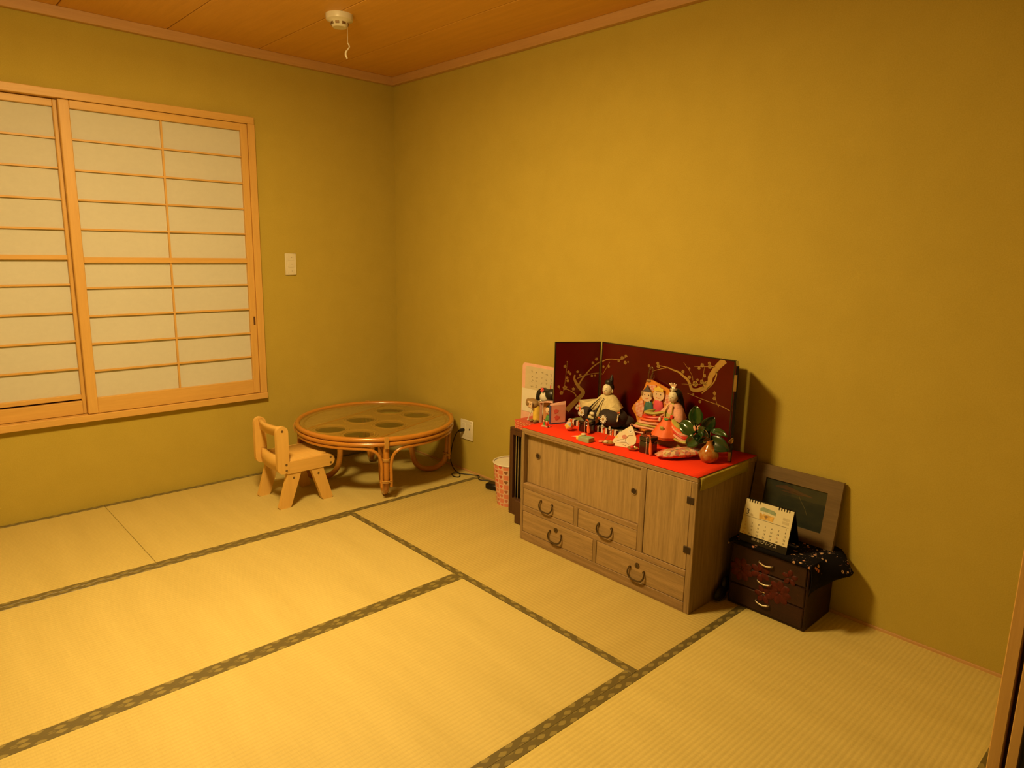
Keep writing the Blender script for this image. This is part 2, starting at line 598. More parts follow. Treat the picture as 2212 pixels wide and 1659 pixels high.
# ------------------------------------------------------------------ object materials
M['beech_x'] = wood('beech x', (0.70, 0.425, 0.105), (0.80, 0.505, 0.140), 'x', 8, 0.45)
M['beech_y'] = wood('beech y', (0.70, 0.425, 0.105), (0.80, 0.505, 0.140), 'y', 8, 0.45)
M['beech_z'] = wood('beech z', (0.70, 0.425, 0.105), (0.80, 0.505, 0.140), 'z', 8, 0.45)
M['bronze'] = plain('dull bronze', (0.30, 0.21, 0.10), 0.4, 0.8)
M['rattan'] = wood('rattan', (0.46, 0.185, 0.020), (0.62, 0.265, 0.035), 'x', 6, 0.28, coat=0.5, stretch=2)
M['rattan_pale'] = wood('rattan core', (0.50, 0.27, 0.05), (0.60, 0.34, 0.075), 'x', 6, 0.35, coat=0.3, stretch=2)
M['cab_y'] = wood('paulownia y', (0.185, 0.112, 0.046), (0.40, 0.255, 0.112), 'y', 16, 0.6, stretch=14)
M['cab_z'] = wood('paulownia z', (0.185, 0.117, 0.045), (0.39, 0.255, 0.110), 'z', 16, 0.6, stretch=14)
M['cab_panel'] = wood('paulownia panel', (0.25, 0.162, 0.064), (0.46, 0.308, 0.132), 'z', 16, 0.6, stretch=14)
M['cab_drawer'] = wood('paulownia drawer', (0.24, 0.155, 0.062), (0.46, 0.300, 0.130), 'y', 16, 0.6, stretch=14)
M['iron'] = plain('aged iron', (0.13, 0.092, 0.048), 0.36, 0.85)
M['irondark'] = plain('black iron', (0.05, 0.03, 0.018), 0.5, 0.5)
M['felt'] = plain('red felt', (0.78, 0.045, 0.012), 0.95, var=0.06, scale=400, spec=0.1)
M['olive'] = plain('olive cloth', (0.40, 0.33, 0.055), 0.9, var=0.1, scale=300, spec=0.1)
M['gold'] = plain('gold paint', (0.52, 0.33, 0.085), 0.42, 0.55)
M['goldshine'] = plain('bright gold', (0.98, 0.95, 0.85), 0.34, 0.8, var=0.03)
M['face'] = plain('doll white', (0.72, 0.67, 0.50), 0.5, var=0.03)
M['skin'] = plain('paper skin', (0.72, 0.52, 0.33), 0.6, var=0.04)
M['hair'] = plain('doll black hair', (0.012, 0.010, 0.008), 0.4)
M['cream'] = plain('cream brocade', (0.62, 0.52, 0.27), 0.7, var=0.12, scale=120)
M['navy'] = plain('black brocade', (0.024, 0.014, 0.012), 0.8, var=0.3, scale=200)
M['orange'] = plain('orange silk', (0.80, 0.14, 0.025), 0.6)
M['red'] = plain('red lacquer paint', (0.62, 0.03, 0.015), 0.45)
M['pink'] = plain('pink silk', (0.74, 0.36, 0.24), 0.65, var=0.12, scale=120)
M['palepink'] = plain('pink paper', (0.78, 0.45, 0.36), 0.7, var=0.05)
M['hotpink'] = plain('hot pink', (0.75, 0.09, 0.13), 0.6)
M['yellowgreen'] = plain('yellow green silk', (0.42, 0.38, 0.07), 0.6)
M['green'] = plain('green paint', (0.10, 0.30, 0.08), 0.5)
M['mint'] = plain('mint green', (0.33, 0.42, 0.22), 0.55, var=0.05)
M['teal'] = plain('glossy teal', (0.05, 0.17, 0.16), 0.15, coat=0.8)
M['yellow'] = plain('yellow paper', (0.78, 0.56, 0.08), 0.6)
M['blue'] = plain('pale blue', (0.30, 0.42, 0.50), 0.6)
M['white_p'] = plain('white paper', (0.74, 0.70, 0.58), 0.7, var=0.03)
M['lacq_black'] = plain('black lacquer', (0.016, 0.010, 0.006), 0.22, coat=0.6)
M['matgreen'] = plain('mat green', (0.21, 0.20, 0.055), 0.8, var=0.15, scale=200)
M['brown'] = plain('brown clay', (0.28, 0.17, 0.06), 0.6)
M['dkbrown'] = wood('dark brown wood', (0.055, 0.022, 0.009), (0.095, 0.036, 0.014), 'z', 8, 0.42)
M['ink'] = plain('ink', (0.05, 0.035, 0.02), 0.8)
M['steel'] = plain('pale metal', (0.62, 0.55, 0.40), 0.3, 0.9)
M['goldlacq'] = plain('gold lacquer', (0.50, 0.30, 0.07), 0.25, 0.4, coat=0.4)

# ------------------------------------------------------------------ wall fittings
t = thing('wall_plate', (-0.7145, 0, 1.137), 'ivory triple switch plate on wall beside the paper window', 'switch')
MB().bx(-0.748, -0.681, -0.008, 0, 1.137, 1.259, 0.003).build('cover_plate', M['plastic'], t)
for k in range(3):
    zc = 1.236 - k * 0.038
    o = MB().bx(-0.733, -0.696, -0.0095, -0.007, zc - 0.017, zc + 0.017, 0.001).build('blank_insert', M['plastic'], t)
    MB().bx(-0.7105, -0.7080, -0.0099, -0.009, zc - 0.0015, zc + 0.0015).build('screw_hole', M['dark'], o, smooth=False)

t = thing('outlet', (0, -0.737, 0.195), 'ivory double outlet plate on wall beside the rattan table', 'outlet')
MB().bx(-0.008, 0, -0.7945, -0.6805, 0.195, 0.3145, 0.003).build('cover_plate', M['plastic'], t)
for yc in (-0.709, -0.766):
    o = MB().bx(-0.0095, -0.007, yc - 0.018, yc + 0.018, 0.214, 0.296, 0.001).build('socket', M['plastic'], t)
    for zc, dy in ((0.268, 0), (0.262, 0.004)):
        if yc < -0.75:
            MB().bx(-0.0101, -0.009, yc - 0.0045 + dy, yc - 0.0005 + dy, zc - 0.006, zc + 0.004).build('slot', M['dark'], o, smooth=False)

t = thing('power_lead', (-0.02, -0.712, 0), 'thin black power cord running from outlet to adapter on floor', 'cord')
MB().tube([(-0.008, -0.7135, 0.252), (-0.03, -0.7135, 0.252), (-0.045, -0.7130, 0.250)], [0.011, 0.011, 0.006], 10).build('plug', M['black'], t)
path = [(-0.045, -0.713, 0.250), (-0.058, -0.705, 0.235), (-0.055, -0.672, 0.18), (-0.045, -0.643, 0.12), (-0.045, -0.635, 0.06), (-0.050, -0.660, 0.020), (-0.058, -0.700, 0.004), (-0.075, -0.760, 0.004), (-0.112, -0.800, 0.004), (-0.130, -0.775, 0.004), (-0.110, -0.730, 0.004), (-0.085, -0.738, 0.006), (-0.060, -0.780, 0.006), (-0.020, -0.840, 0.004), (-0.016, -0.868, 0.004), (-0.045, -0.895, 0.004), (-0.052, -0.918, 0.004), (-0.030, -0.955, 0.004), (-0.018, -0.985, 0.004), (-0.030, -1.015, 0.008), (-0.062, -1.030, 0.014)]
MB().tube(smooth_path(path, 6), 0.0028, 6).build('cable', M['black'], t)
t = thing('power_adapter', (-0.085, -1.075, 0), 'black power adapter block lying on tatami behind paper bin', 'adapter')
MB().obox((-0.085, -1.085, 0.018), (0.058, 0.10, 0.034), 0.008, rotz(0.25)).build('adapter_body', M['black'], t)
MB().obox((-0.085, -1.085, 0.0355), (0.036, 0.06, 0.001), 0, rotz(0.25)).build('rating_label', M['irondark'], t, smooth=False)

t = thing('pull_cord_switch', (-0.83, -0.83, ZC), 'round ivory ceiling device with pull cord hanging from boards', 'detector')
MB().lathe([(0.0, 2.262), (0.030, 2.262), (0.034, 2.268), (0.036, 2.275), (0.040, 2.283), (0.058, 2.292), (0.060, 2.300), (0.060, ZC), (0.0, ZC)], 40, (-0.83, -0.83, 0)).build('housing', M['plastic'], t)
for k in range(8):
    a = 2 * pi * k / 8
    MB().obox((-0.83 + 0.0362 * math.cos(a), -0.83 + 0.0362 * math.sin(a), 2.2765), (0.006, 0.017, 0.011), 0.001, rotz(a)).build('vent_slot', M['bronze'], t)
MB().tube([(-0.812, -0.865, 2.275), (-0.812, -0.866, 2.19)], 0.0012, 5).build('cord', M['plastic'], t)
MB().tube(smooth_path([(-0.812, -0.866, 2.195), (-0.806, -0.869, 2.180), (-0.819, -0.864, 2.160), (-0.822, -0.863, 2.145), (-0.816, -0.865, 2.130)], 4), [0.003] * 8 + [0.0045] * 6 + [0.0035] * 3, 6).build('pull_tag', M['plastic'], t)

# ------------------------------------------------------------------ child's chair
t = thing('child_chair', (-0.97, -0.487, 0), 'small beech wood child chair with open back at rattan table', 'chair')
YN, YF = -0.630, -0.345
TH = 0.024


def slab(name, poly, y0, thick, mat, parent):
    return MB().prism(poly, (0, y0, 0), (1, 0, 0), (0, 0, 1), -thick).build(name, mat, parent)


def capsule(x0, z0, x1, z1, r, n=8):
    d = Vector((x1 - x0, z1 - z0)).normalized()
    a0 = math.atan2(d.y, d.x)
    pts = []
    for k in range(n + 1):
        a = a0 + pi / 2 + pi * k / n
        pts.append((x0 + r * math.cos(a), z0 + r * math.sin(a)))
    for k in range(n + 1):
        a = a0 - pi / 2 + pi * k / n
        pts.append((x1 + r * math.cos(a), z1 + r * math.sin(a)))
    return pts


for y0, s in ((YN, -1), (YF - TH, 1)):
    # prism extrudes along u x v = -y ; use negative thickness to grow towards +y
    slab('back_post', capsule(-1.0905, 0.213, -1.0905, 0.397, 0.0305), y0, TH, M['beech_z'], t)
    slab('seat_rail', capsule(-1.062, 0.2095, -0.841, 0.2095, 0.0312), y0 + (0.002 if s < 0 else -0.002), TH, M['beech_x'], t)
    slab('leg', [(-0.945, 0.200), (-0.878, 0.200), (-0.870, 0.160), (-0.824, 0.006), (-0.830, 0.0), (-0.878, 0.0), (-0.885, 0.005), (-0.940, 0.170)], y0 + (0.006 if s < 0 else -0.006), TH, M['beech_z'], t)
    slab('leg', [(-1.062, 0.200), (-0.992, 0.200), (-1.000, 0.165), (-1.056, 0.006), (-1.062, 0.0), (-1.113, 0.0), (-1.119, 0.006), (-1.073, 0.160)], y0 + (0.006 if s < 0 else -0.006), TH, M['beech_z'], t)
    for (sx, sz, off) in ((-1.0915, 0.404, 0), (-1.0765, 0.229, 0), (-1.0765, 0.199, 0), (-0.8325, 0.224, 0.002), (-0.8325, 0.194, 0.002), (-1.0377, 0.153, 0.006), (-0.9025, 0.149, 0.006)):
        yy = (y0 + off) if s < 0 else (y0 + TH - off)
        o = MB().lathe([(0, -0.0012), (0.0062, -0.0012), (0.0062, 0.001), (0, 0.001)], 12, (sx, yy, sz), M=Matrix.Rotation(pi / 2, 3, 'X')).build('screw', M['bronze'], t)
rows = []
for i in range(9):
    x = -1.06 + i * 0.0265
    z = 0.241 - 0.006 * math.sin(pi * i / 8)
    rows.append([(x, YN + TH, z), (x, YF - TH, z)])
MB().grid(rows).build('seat', M['beech_y'], t, solid=0.016)
MB().tube([(-0.841, YN + TH, 0.2095), (-0.841, YF - TH, 0.2095)], 0.0305, 20).build('front_roll', M['beech_y'], t)
rows = []
for i in range(9):
    y = YN + TH + (YF - YN - 2 * TH) * i / 8
    bow = 0.022 * math.sin(pi * i / 8)
    rows.append([(-1.083 - bow, y, 0.372), (-1.087 - bow, y, 0.405), (-1.090 - bow, y, 0.418)])
MB().grid(rows).build('top_rail', M['beech_y'], t, solid=0.018)
rows = []
for i in range(9):
    y = YN + TH + (YF - YN - 2 * TH) * i / 8
    bow = 0.016 * math.sin(pi * i / 8)
    rows.append([(-1.078 - bow, y, 0.186), (-1.086 - bow, y, 0.225), (-1.080 - bow, y, 0.262)])
MB().grid(rows).build('lower_back_rail', M['beech_y'], t, solid=0.020)

# ------------------------------------------------------------------ round rattan table
TC = Vector((-0.457, -0.468, 0))
t = thing('rattan_table', TC, 'round rattan low table with glass over woven circles in corner', 'table')
R0 = 0.432
MB().ring((TC.x, TC.y, 0.335), R0, 0.0135, 96, 10).build('top_hoop', M['rattan'], t)
MB().ring((TC.x, TC.y, 0.309), R0, 0.0125, 96, 10).build('lower_hoop', M['rattan'], t)
angs = [math.radians(a) for a in (-115, -25, 65, 155)]


def rp(a, r, z):
    return Vector((TC.x + r * math.cos(a), TC.y + r * math.sin(a), z))


for a in angs:
    pts = [rp(a, r, z) for r, z in ((0.418, 0.322), (0.419, 0.24), (0.419, 0.16), (0.412, 0.10), (0.392, 0.050), (0.350, 0.022), (0.305, 0.0162), (0.262, 0.026), (0.226, 0.060), (0.209, 0.11), (0.204, 0.17), (0.204, 0.245))]
    leg = MB().tube(smooth_path(pts, 4), 0.0158, 12).build('leg', M['rattan'], t)
    MB().tube([rp(a, 0.426, 0.238), rp(a, 0.10, 0.238)], 0.0115, 10).build('spoke', M['rattan'], leg)
    b = MB()
    d = Vector((math.cos(a), math.sin(a), 0))
    tg = Vector((-d.y, d.x, 0))
    for k in range(5):
        c = rp(a, 0.434, 0.323) + tg * (k - 2) * 0.0048
        b.tube([c + d * 0.008 + Vector((0, 0, 0.026)), c + d * 0.0165, c + d * 0.012 + Vector((0, 0, -0.035))], 0.0026, 6)
    for zz in (0.100, 0.108):
        c = rp(a, 0.415, zz)
        b.tube([c + d * 0.02 * math.cos(q) + tg * 0.033 * math.sin(q) for q in [2 * pi * i / 20 for i in range(20)]], 0.0032, 6, closed=True)
    for q in range(3):
        c = rp(a, 0.419, 0.215 + q * 0.006)
        b.tube([c + d * 0.0175 * math.cos(w) + tg * 0.0175 * math.sin(w) for w in [2 * pi * i / 14 for i in range(14)]], 0.0028, 6, closed=True)
    b.build('cane_binding', M['rattan_pale'], leg, kind='stuff')
for i in range(4):
    a0, a1 = angs[i], angs[i] + pi / 2
    da = 0.058
    pts = [rp(a0 + da, 0.424, 0.075), rp(a0 + da, 0.424, 0.14), rp(a0 + da, 0.426, 0.20), rp(a0 + da + 0.03, 0.428, 0.248), rp(a0 + da + 0.10, 0.430, 0.276), rp(a0 + da + 0.20, 0.430, 0.285)]
    n = 10
    for k in range(1, n):
        aa = a0 + da + 0.20 + (a1 - a0 - 2 * da - 0.40) * k / n
        pts.append(rp(aa, 0.430, 0.286))
    pts += [rp(a1 - da - 0.20, 0.430, 0.285), rp(a1 - da - 0.10, 0.430, 0.276), rp(a1 - da - 0.03, 0.428, 0.248), rp(a1 - da, 0.426, 0.20), rp(a1 - da, 0.424, 0.14), rp(a1 - da, 0.424, 0.075)]
    MB().tube(smooth_path(pts, 3), 0.0082, 8).build('curved_brace', M['rattan'], t)


def m_reed():
    g = G('reed slats')
    v, x, y, z = g.xyz()
    mv = g.mapv(v, (1, 1, 1), rot=(0, 0, -math.radians(2)))
    sp = g.n('ShaderNodeSeparateXYZ', {0: mv})
    w = g.math('SINE', g.math('MULTIPLY', sp.outputs[1], 2 * pi / 0.012))
    n = g.noise(g.mapv(mv, (6, 90, 1)), 1.0, 3)
    c = g.ramp(g.math('ADD', g.math('MULTIPLY', w, 0.30), n), [(0.15, (0.26, 0.14, 0.03)), (0.45, (0.52, 0.32, 0.085)), (0.8, (0.70, 0.48, 0.16))])
    g.bump(w, 0.4, 0.002)
    return g.fin(c, 0.45)


from mathutils.geometry import tessellate_polygon
ea = math.radians(19.5)
eu, ev = Vector((math.cos(ea), math.sin(ea), 0)), Vector((-math.sin(ea), math.cos(ea), 0))
M['band'] = wood('split cane', (0.40, 0.215, 0.040), (0.53, 0.30, 0.068), 'x', 10, 0.4)
V0, V1 = -0.245, 0.195
HOLES = ((-0.290, -0.118), (-0.040, -0.127), (0.232, -0.122), (-0.290, 0.078), (-0.036, 0.080), (0.230, 0.076))


def arc_seg(va, vb, R=0.424, n=22):
    """part of the round top between two chords, as a polygon"""
    t0, t1 = math.asin(max(-1, va / R)), math.asin(min(1, vb / R))
    p = [(R * math.cos(t0 + (t1 - t0) * k / n), R * math.sin(t0 + (t1 - t0) * k / n)) for k in range(n + 1)]
    return p + [(-a_, b_) for a_, b_ in p[::-1]]


def plate(outer, holes, z0, z1):
    loops = [outer] + holes
    flat = [q for lp in loops for q in lp]
    tris = tessellate_polygon([[Vector((a_, b_, 0)) for a_, b_ in lp] for lp in loops])
    b = MB()
    n = len(flat)
    P = [TC + eu * a_ + ev * b_ for a_, b_ in flat]
    vs = [q + Vector((0, 0, z1)) for q in P] + [q + Vector((0, 0, z0)) for q in P]
    fs = []
    for tr in tris:
        i, j, k = tr
        cr = (P[j] - P[i]).cross(P[k] - P[i]).z
        if cr < 0:
            i, j, k = i, k, j
        fs.append((i, j, k))
        fs.append((n + k, n + j, n + i))
    st = 0
    for lp in loops:
        m = len(lp)
        for q in range(m):
            i, j = st + q, st + (q + 1) % m
            fs.append((i, j, n + j, n + i))
        st += m
    return b.add(vs, fs)


hol = [[(cu_ + 0.080 * math.cos(2 * pi * k / 28), cv_ + 0.080 * math.sin(2 * pi * k / 28)) for k in range(28)][::-1] for cu_, cv_ in HOLES]
top = plate(arc_seg(V0, V1), hol, 0.322, 0.3285).build('cane_band', M['band'], t, smooth=False)
reed = m_reed()
for va, vb in ((-0.4235, V0), (V1, 0.4235)):
    plate(arc_seg(va, vb), [], 0.322, 0.3280).build('reed_slats', reed, top, smooth=False)
rimb = MB()
rimb.ring((TC.x, TC.y, 0.3290), 0.398, 0.0055, 72, 6)
rimb.build('cane_hoop', M['band'], top)
for vv in (V0, V1):
    h = math.sqrt(0.42 ** 2 - vv ** 2)
    MB().tube([TC + eu * -h + ev * vv + Vector((0, 0, 0.329)), TC + eu * h + ev * vv + Vector((0, 0, 0.329))], 0.005, 8).build('cane_rod', M['rattan'], top)
for (uu, vv) in HOLES:
    c = TC + eu * uu + ev * vv
    MB().ring((c.x, c.y, 0.3300), 0.083, 0.0042, 36, 6).build('cane_ring', M['rattan_pale'], top)
    MB().ring((c.x, c.y, 0.3300), 0.0985, 0.0046, 36, 6).build('cane_ring', M['rattan_pale'], top)
def thin_glass(name, tint=(0.95, 0.96, 0.92), gloss=1.0):
    g = G(name)
    out = g.t.nodes['Material Output']
    tr = g.n('ShaderNodeBsdfTransparent', {0: (*tint, 1)})
    gl = g.n('ShaderNodeBsdfGlossy', {'Color': (1, 1, 1, 1), 'Roughness': 0.04})
    lw = g.n('ShaderNodeLayerWeight', {0: 0.5})
    fr = g.math('MULTIPLY', g.math('ADD', 0.035, g.math('MULTIPLY', 0.9, g.math('POWER', lw.outputs['Facing'], 5.0))), gloss)
    mx = g.n('ShaderNodeMixShader', {0: g.math('MINIMUM', fr, 1.0), 1: tr.outputs[0], 2: gl.outputs[0]})
    g.t.links.new(mx.outputs[0], out.inputs[0])
    g.t.nodes.remove(g.b)
    return g


g = thin_glass('table glass')
MB().lathe([(0, 0.3365), (0.417, 0.3365), (0.417, 0.3405), (0, 0.3405)], 72, (TC.x, TC.y, 0)).build('glass_disc', g.m, t, smooth=False)

# ------------------------------------------------------------------ paulownia cabinet
cb = thing('wooden_cabinet', (-0.22, -2.10, 0), 'weathered grey brown wooden cabinet with sliding doors and iron handles', 'cabinet')
XF = -0.432
YL, YR = -1.648, -2.552
MB().bx(XF + 0.030, -0.008, YL - 0.010, YR + 0.010, 0.004, 0.510).build('carcass', M['cab_z'], cb, smooth=False)
MB().bx(XF, -0.006, YL, YR, 0.5085, 0.527, 0.0025).build('top_board', M['cab_y'], cb, smooth=False)
MB().bx(XF, -0.006, YL, YL - 0.0165, 0.0, 0.5085, 0.002).build('side_board', M['cab_z'], cb, smooth=False)
MB().bx(XF, -0.006, YR, YR + 0.0250, 0.0, 0.5085, 0.002).build('side_board', M['cab_z'], cb, smooth=False)


def fbar(name, y0, y1, z0, z1, mat, xf=XF, d=0.03):
    return MB().bx(xf, xf + d, y0, y1, z0, z1, 0.0014).build(name, mat, cb, smooth=False)


fbar('plinth', -1.6645, -2.527, 0.0, 0.0405, M['cab_y'])
fbar('front_rail', -1.6645, -2.303, 0.2490, 0.2715, M['cab_y'])
fbar('front_rail', -1.6645, -2.527, 0.1410, 0.1660, M['cab_y'])
fbar('divider', -2.3035, -2.3300, 0.1660, 0.5085, M['cab_z'])
fbar('divider', -1.9735, -1.9965, 0.1660, 0.2490, M['cab_z'])
fbar('divider', -2.0855, -2.1040, 0.0405, 0.1410, M['cab_z'])
fbar('track_rail', -1.6645, -2.3035, 0.5000, 0.5085, M['cab_y'], XF + 0.001)


def pull_ring(y, z, x, parent):
    o = MB().ring((x - 0.0005, y, z), 0.0130, 0.0024, 24, 6, 'x').build('finger_cup', M['bronze'], parent)
    MB().lathe([(0, -0.001), (0.0125, -0.001), (0.0125, 0.0006), (0, 0.0006)], 20, (x, y, z), M=Matrix.Rotation(pi / 2, 3, 'Y')).build('cup_recess', M['irondark'], o)


d1 = fbar('sliding_door', -1.6650, -1.9930, 0.2720, 0.5000, M['cab_panel'], XF + 0.024, 0.010)
pull_ring(-1.7307, 0.4080, XF + 0.024, d1)
d2 = fbar('sliding_door', -1.9850, -2.3030, 0.2720, 0.5030, M['cab_panel'], XF + 0.010, 0.010)
pull_ring(-2.2710, 0.3990, XF + 0.010, d2)
hd = fbar('hinged_door', -2.3318, -2.5255, 0.1680, 0.5070, M['cab_panel'], XF + 0.0015, 0.02)
for z in (0.437, 0.2475):
    MB().bx(XF - 0.0022, XF + 0.002, -2.5125, -2.5415, z - 0.0130, z + 0.0130, 0.0006).build('hinge', M['irondark'], hd, smooth=False)


def drawer(y0, y1, z0, z1, hy, hz, lock):
    d = fbar('drawer', y0 - 0.0016, y1 + 0.0016, z0 + 0.0016, z1 - 0.0016, M['cab_drawer'], XF + 0.0008, 0.02)
    pts = [(XF - 0.003, hy + 0.0335, hz + 0.019), (XF - 0.007, hy + 0.0385, hz + 0.010), (XF - 0.010, hy + 0.0365, hz - 0.006), (XF - 0.012, hy + 0.024, hz - 0.0185), (XF - 0.012, hy, hz - 0.0225), (XF - 0.012, hy - 0.024, hz - 0.0185), (XF - 0.010, hy - 0.0365, hz - 0.006), (XF - 0.007, hy - 0.0385, hz + 0.010), (XF - 0.003, hy - 0.0335, hz + 0.019)]
    h = MB().tube(smooth_path(pts, 4), [0.0026] * 6 + [0.0036] * 21 + [0.0026] * 6, 8).build('drop_handle', M['iron'], d)
    for sg in (-1, 1):
        MB().lathe([(0, -0.001), (0.0058, -0.001), (0.0052, 0.005), (0, 0.006)], 12, (XF, hy + sg * 0.0335, hz + 0.019), M=Matrix.Rotation(-pi / 2, 3, 'Y')).build('handle_post', M['iron'], h)
    if lock:
        l = MB().lathe([(0, -0.001), (0.0112, -0.001), (0.0105, 0.002), (0.006, 0.0024), (0, 0.0024)], 20, (XF, hy, lock), M=Matrix.Rotation(-pi / 2, 3, 'Y')).build('lock_plate', M['iron'], d)
        MB().bx(XF - 0.0030, XF - 0.002, hy - 0.0015, hy + 0.0015, lock - 0.003, lock + 0.003).build('keyhole', M['dark'], l, smooth=False)


drawer(-1.6645, -1.9735, 0.1660, 0.2490, -1.8145, 0.199, None)
drawer(-1.9965, -2.3035, 0.1660, 0.2490, -2.1460, 0.198, None)
drawer(-1.6645, -2.0855, 0.0405, 0.1410, -1.8740, 0.0775, 0.1115)
drawer(-2.1040, -2.5270, 0.0405, 0.1410, -2.3125, 0.0715, 0.1075)

# cloths on the cabinet
rows = []
random.seed(3)
for i in range(25):
    f = i / 24
    y = -1.646 - 0.904 * f
    wv = 0.0022 * math.sin(9 * f) + 0.0015 * math.sin(23 * f + 1)
    rows.append([(-0.4315 - 0.0006 + min(0.0, wv) * 0.4, y, 0.5285 + abs(wv) * 0.2), (-0.30, y, 0.5288), (-0.15, y, 0.5288), (-0.012, y, 0.5288)])
MB().grid(rows).build('red_felt_cloth', M['felt'], label='red felt cloth spread over the wooden cabinet top', cat='cloth', solid=0.002)
rows = []
for i in range(13):
    f = i / 12
    x = -0.424 + 0.33 * f
    dz = 0.0455 - 0.006 * f + 0.002 * math.sin(7 * f)
    rows.append([(x, -2.5560, 0.5265), (x, -2.5600, 0.521), (x, -2.5615 - 0.002 * math.sin(5 * f), 0.508), (x, -2.5600, 0.5265 - dz)])
MB().grid(rows).build('olive_cloth', M['olive'], label='olive yellow cloth hanging over right end of the cabinet', cat='cloth', solid=0.0022)

# ------------------------------------------------------------------ brown stand left of the cabinet
t = thing('brown_stand', (-0.14, -1.51, 0), 'dark brown wooden stand with barred front left of the cabinet', 'stand')
MB().bx(-0.258, -0.012, -1.3820, -1.645, 0.0, 0.012, 0.002).build('base_board', M['dkbrown'], t, smooth=False)
MB().bx(-0.258, -0.012, -1.3820, -1.645, 0.436, 0.448, 0.002).build('top_board', M['dkbrown'], t, smooth=False)
MB().bx(-0.258, -0.012, -1.3820, -1.394, 0.012, 0.436, 0.001).build('side_board', M['dkbrown'], t, smooth=False)
MB().bx(-0.258, -0.012, -1.633, -1.645, 0.012, 0.436, 0.001).build('side_board', M['dkbrown'], t, smooth=False)
MB().bx(-0.258, -0.238, -1.394, -1.4065, 0.012, 0.436, 0.001).build('front_stile', M['dkbrown'], t, smooth=False)
MB().bx(-0.258, -0.238, -1.4065, -1.633, 0.412, 0.436, 0.001).build('front_rail', M['dkbrown'], t, smooth=False)
MB().bx(-0.258, -0.238, -1.4065, -1.633, 0.012, 0.086, 0.001).build('front_rail', M['dkbrown'], t, smooth=False)
MB().bx(-0.225, -0.215, -1.394, -1.633, 0.012, 0.436).build('back_panel', M['lacq_black'], t, smooth=False)
for yy in (-1.4215, -1.4385, -1.46, -1.48, -1.50, -1.52, -1.54, -1.56, -1.58, -1.60):
    MB().tube([(-0.250, yy, 0.086), (-0.250, yy, 0.412)], 0.0018, 6).build('metal_bar', M['steel'], t)
MB().bx(-0.330, -0.258, -1.500, -1.640, 0.0, 0.118, 0.004).build('foot_block', M['dkbrown'], t, smooth=False)

# ------------------------------------------------------------------ paper bin
def m_bin():
    g = G('heart print paper')
    v, x, y, z = g.xyz()
    ang = g.math('MULTIPLY', g.math('ARCTAN2', y, x), 18 / (2 * pi))
    u = g.math('ADD', ang, 50.0)
    w = g.math('ADD', g.math('DIVIDE', z, 0.0262), 20.35)
    fu, fw = g.math('FRACT', u), g.math('FRACT', w)
    par = g.math('MODULO', g.math('ADD', g.math('FLOOR', u), g.math('FLOOR', w)), 2.0)
    hx = g.math('MULTIPLY', g.math('SUBTRACT', fu, 0.5), 3.3)
    hy = g.math('MULTIPLY', g.math('SUBTRACT', fw, 0.47), 3.3)
    q = g.math('SUBTRACT', g.math('ADD', g.math('POWER', g.math('ABSOLUTE', hx), 2.0), g.math('POWER', g.math('ABSOLUTE', hy), 2.0)), 1.0)
    q3 = g.math('MULTIPLY', g.math('MULTIPLY', q, q), q)
    t3 = g.math('MULTIPLY', g.math('MULTIPLY', hx, hx), g.math('MULTIPLY', g.math('MULTIPLY', hy, hy), hy))
    heart = g.math('LESS_THAN', g.math('SUBTRACT', q3, t3), 0.0)
    wn = g.n('ShaderNodeTexWhiteNoise', {'Vector': g.n('ShaderNodeCombineXYZ', {0: g.math('FLOOR', u), 1: g.math('FLOOR', w)}).outputs[0]}).outputs[0]
    hc = g.ramp(wn, [(0.0, (0.66, 0.06, 0.04)), (0.33, (0.70, 0.22, 0.14)), (0.66, (0.24, 0.10, 0.05)), (1.0, (0.60, 0.05, 0.03))])
    edge = g.math('MINIMUM', g.math('MINIMUM', fu, g.math('SUBTRACT', 1.0, fu)), g.math('MINIMUM', fw, g.math('SUBTRACT', 1.0, fw)))
    c = g.mix(g.math('LESS_THAN', edge, 0.05), (0.72, 0.24, 0.14), (0.74, 0.45, 0.30))
    wc = g.mix(heart, (0.76, 0.52, 0.36), hc)
    return g.fin(g.mix(par, c, wc), 0.6)


BC = Vector((-0.155, -1.286, 0))
t = thing('paper_bin', BC, 'pink paper waste bin with heart print beside the brown stand', 'bin')
MB().lathe([(0.0, 0.002), (0.068, 0.002), (0.070, 0.0), (0.093, 0.222), (0.091, 0.222), (0.0685, 0.006), (0.0, 0.006)], 48, BC).build('bin_body', [m_bin()], t)
MB().lathe([(0.0905, 0.220), (0.067, 0.0075), (0.0, 0.0068)], 48, BC).build('bin_lining', M['white_p'], t)
MB().ring((BC.x, BC.y, 0.224), 0.0925, 0.0034, 48, 8).build('rolled_rim', M['white_p'], t)

# ------------------------------------------------------------------ lacquered folding screen
def m_lacquer():
    g = G('dark red lacquer')
    v, x, y, z = g.xyz()
    n = g.noise(v, 6.0, 4)
    return g.fin(g.ramp(n, [(0.3, (0.066, 0.0016, 0.0008)), (0.7, (0.088, 0.0030, 0.0012))]), 0.25, coat=0.15, spec=0.3)


M['lacq_red'] = m_lacquer()
fs_ = thing('folding_screen', (-0.06, -2.117, 0.53), 'dark red lacquer folding screen with gold plum branches behind the dolls', 'screen')
PA, PB, PL, PR = Vector((-0.06, -1.780, 0)), Vector((-0.06, -2.454, 0)), Vector((-0.2491, -1.6638, 0)), Vector((-0.180, -2.5245, 0))
ZB, ZT = 0.5305, 0.900


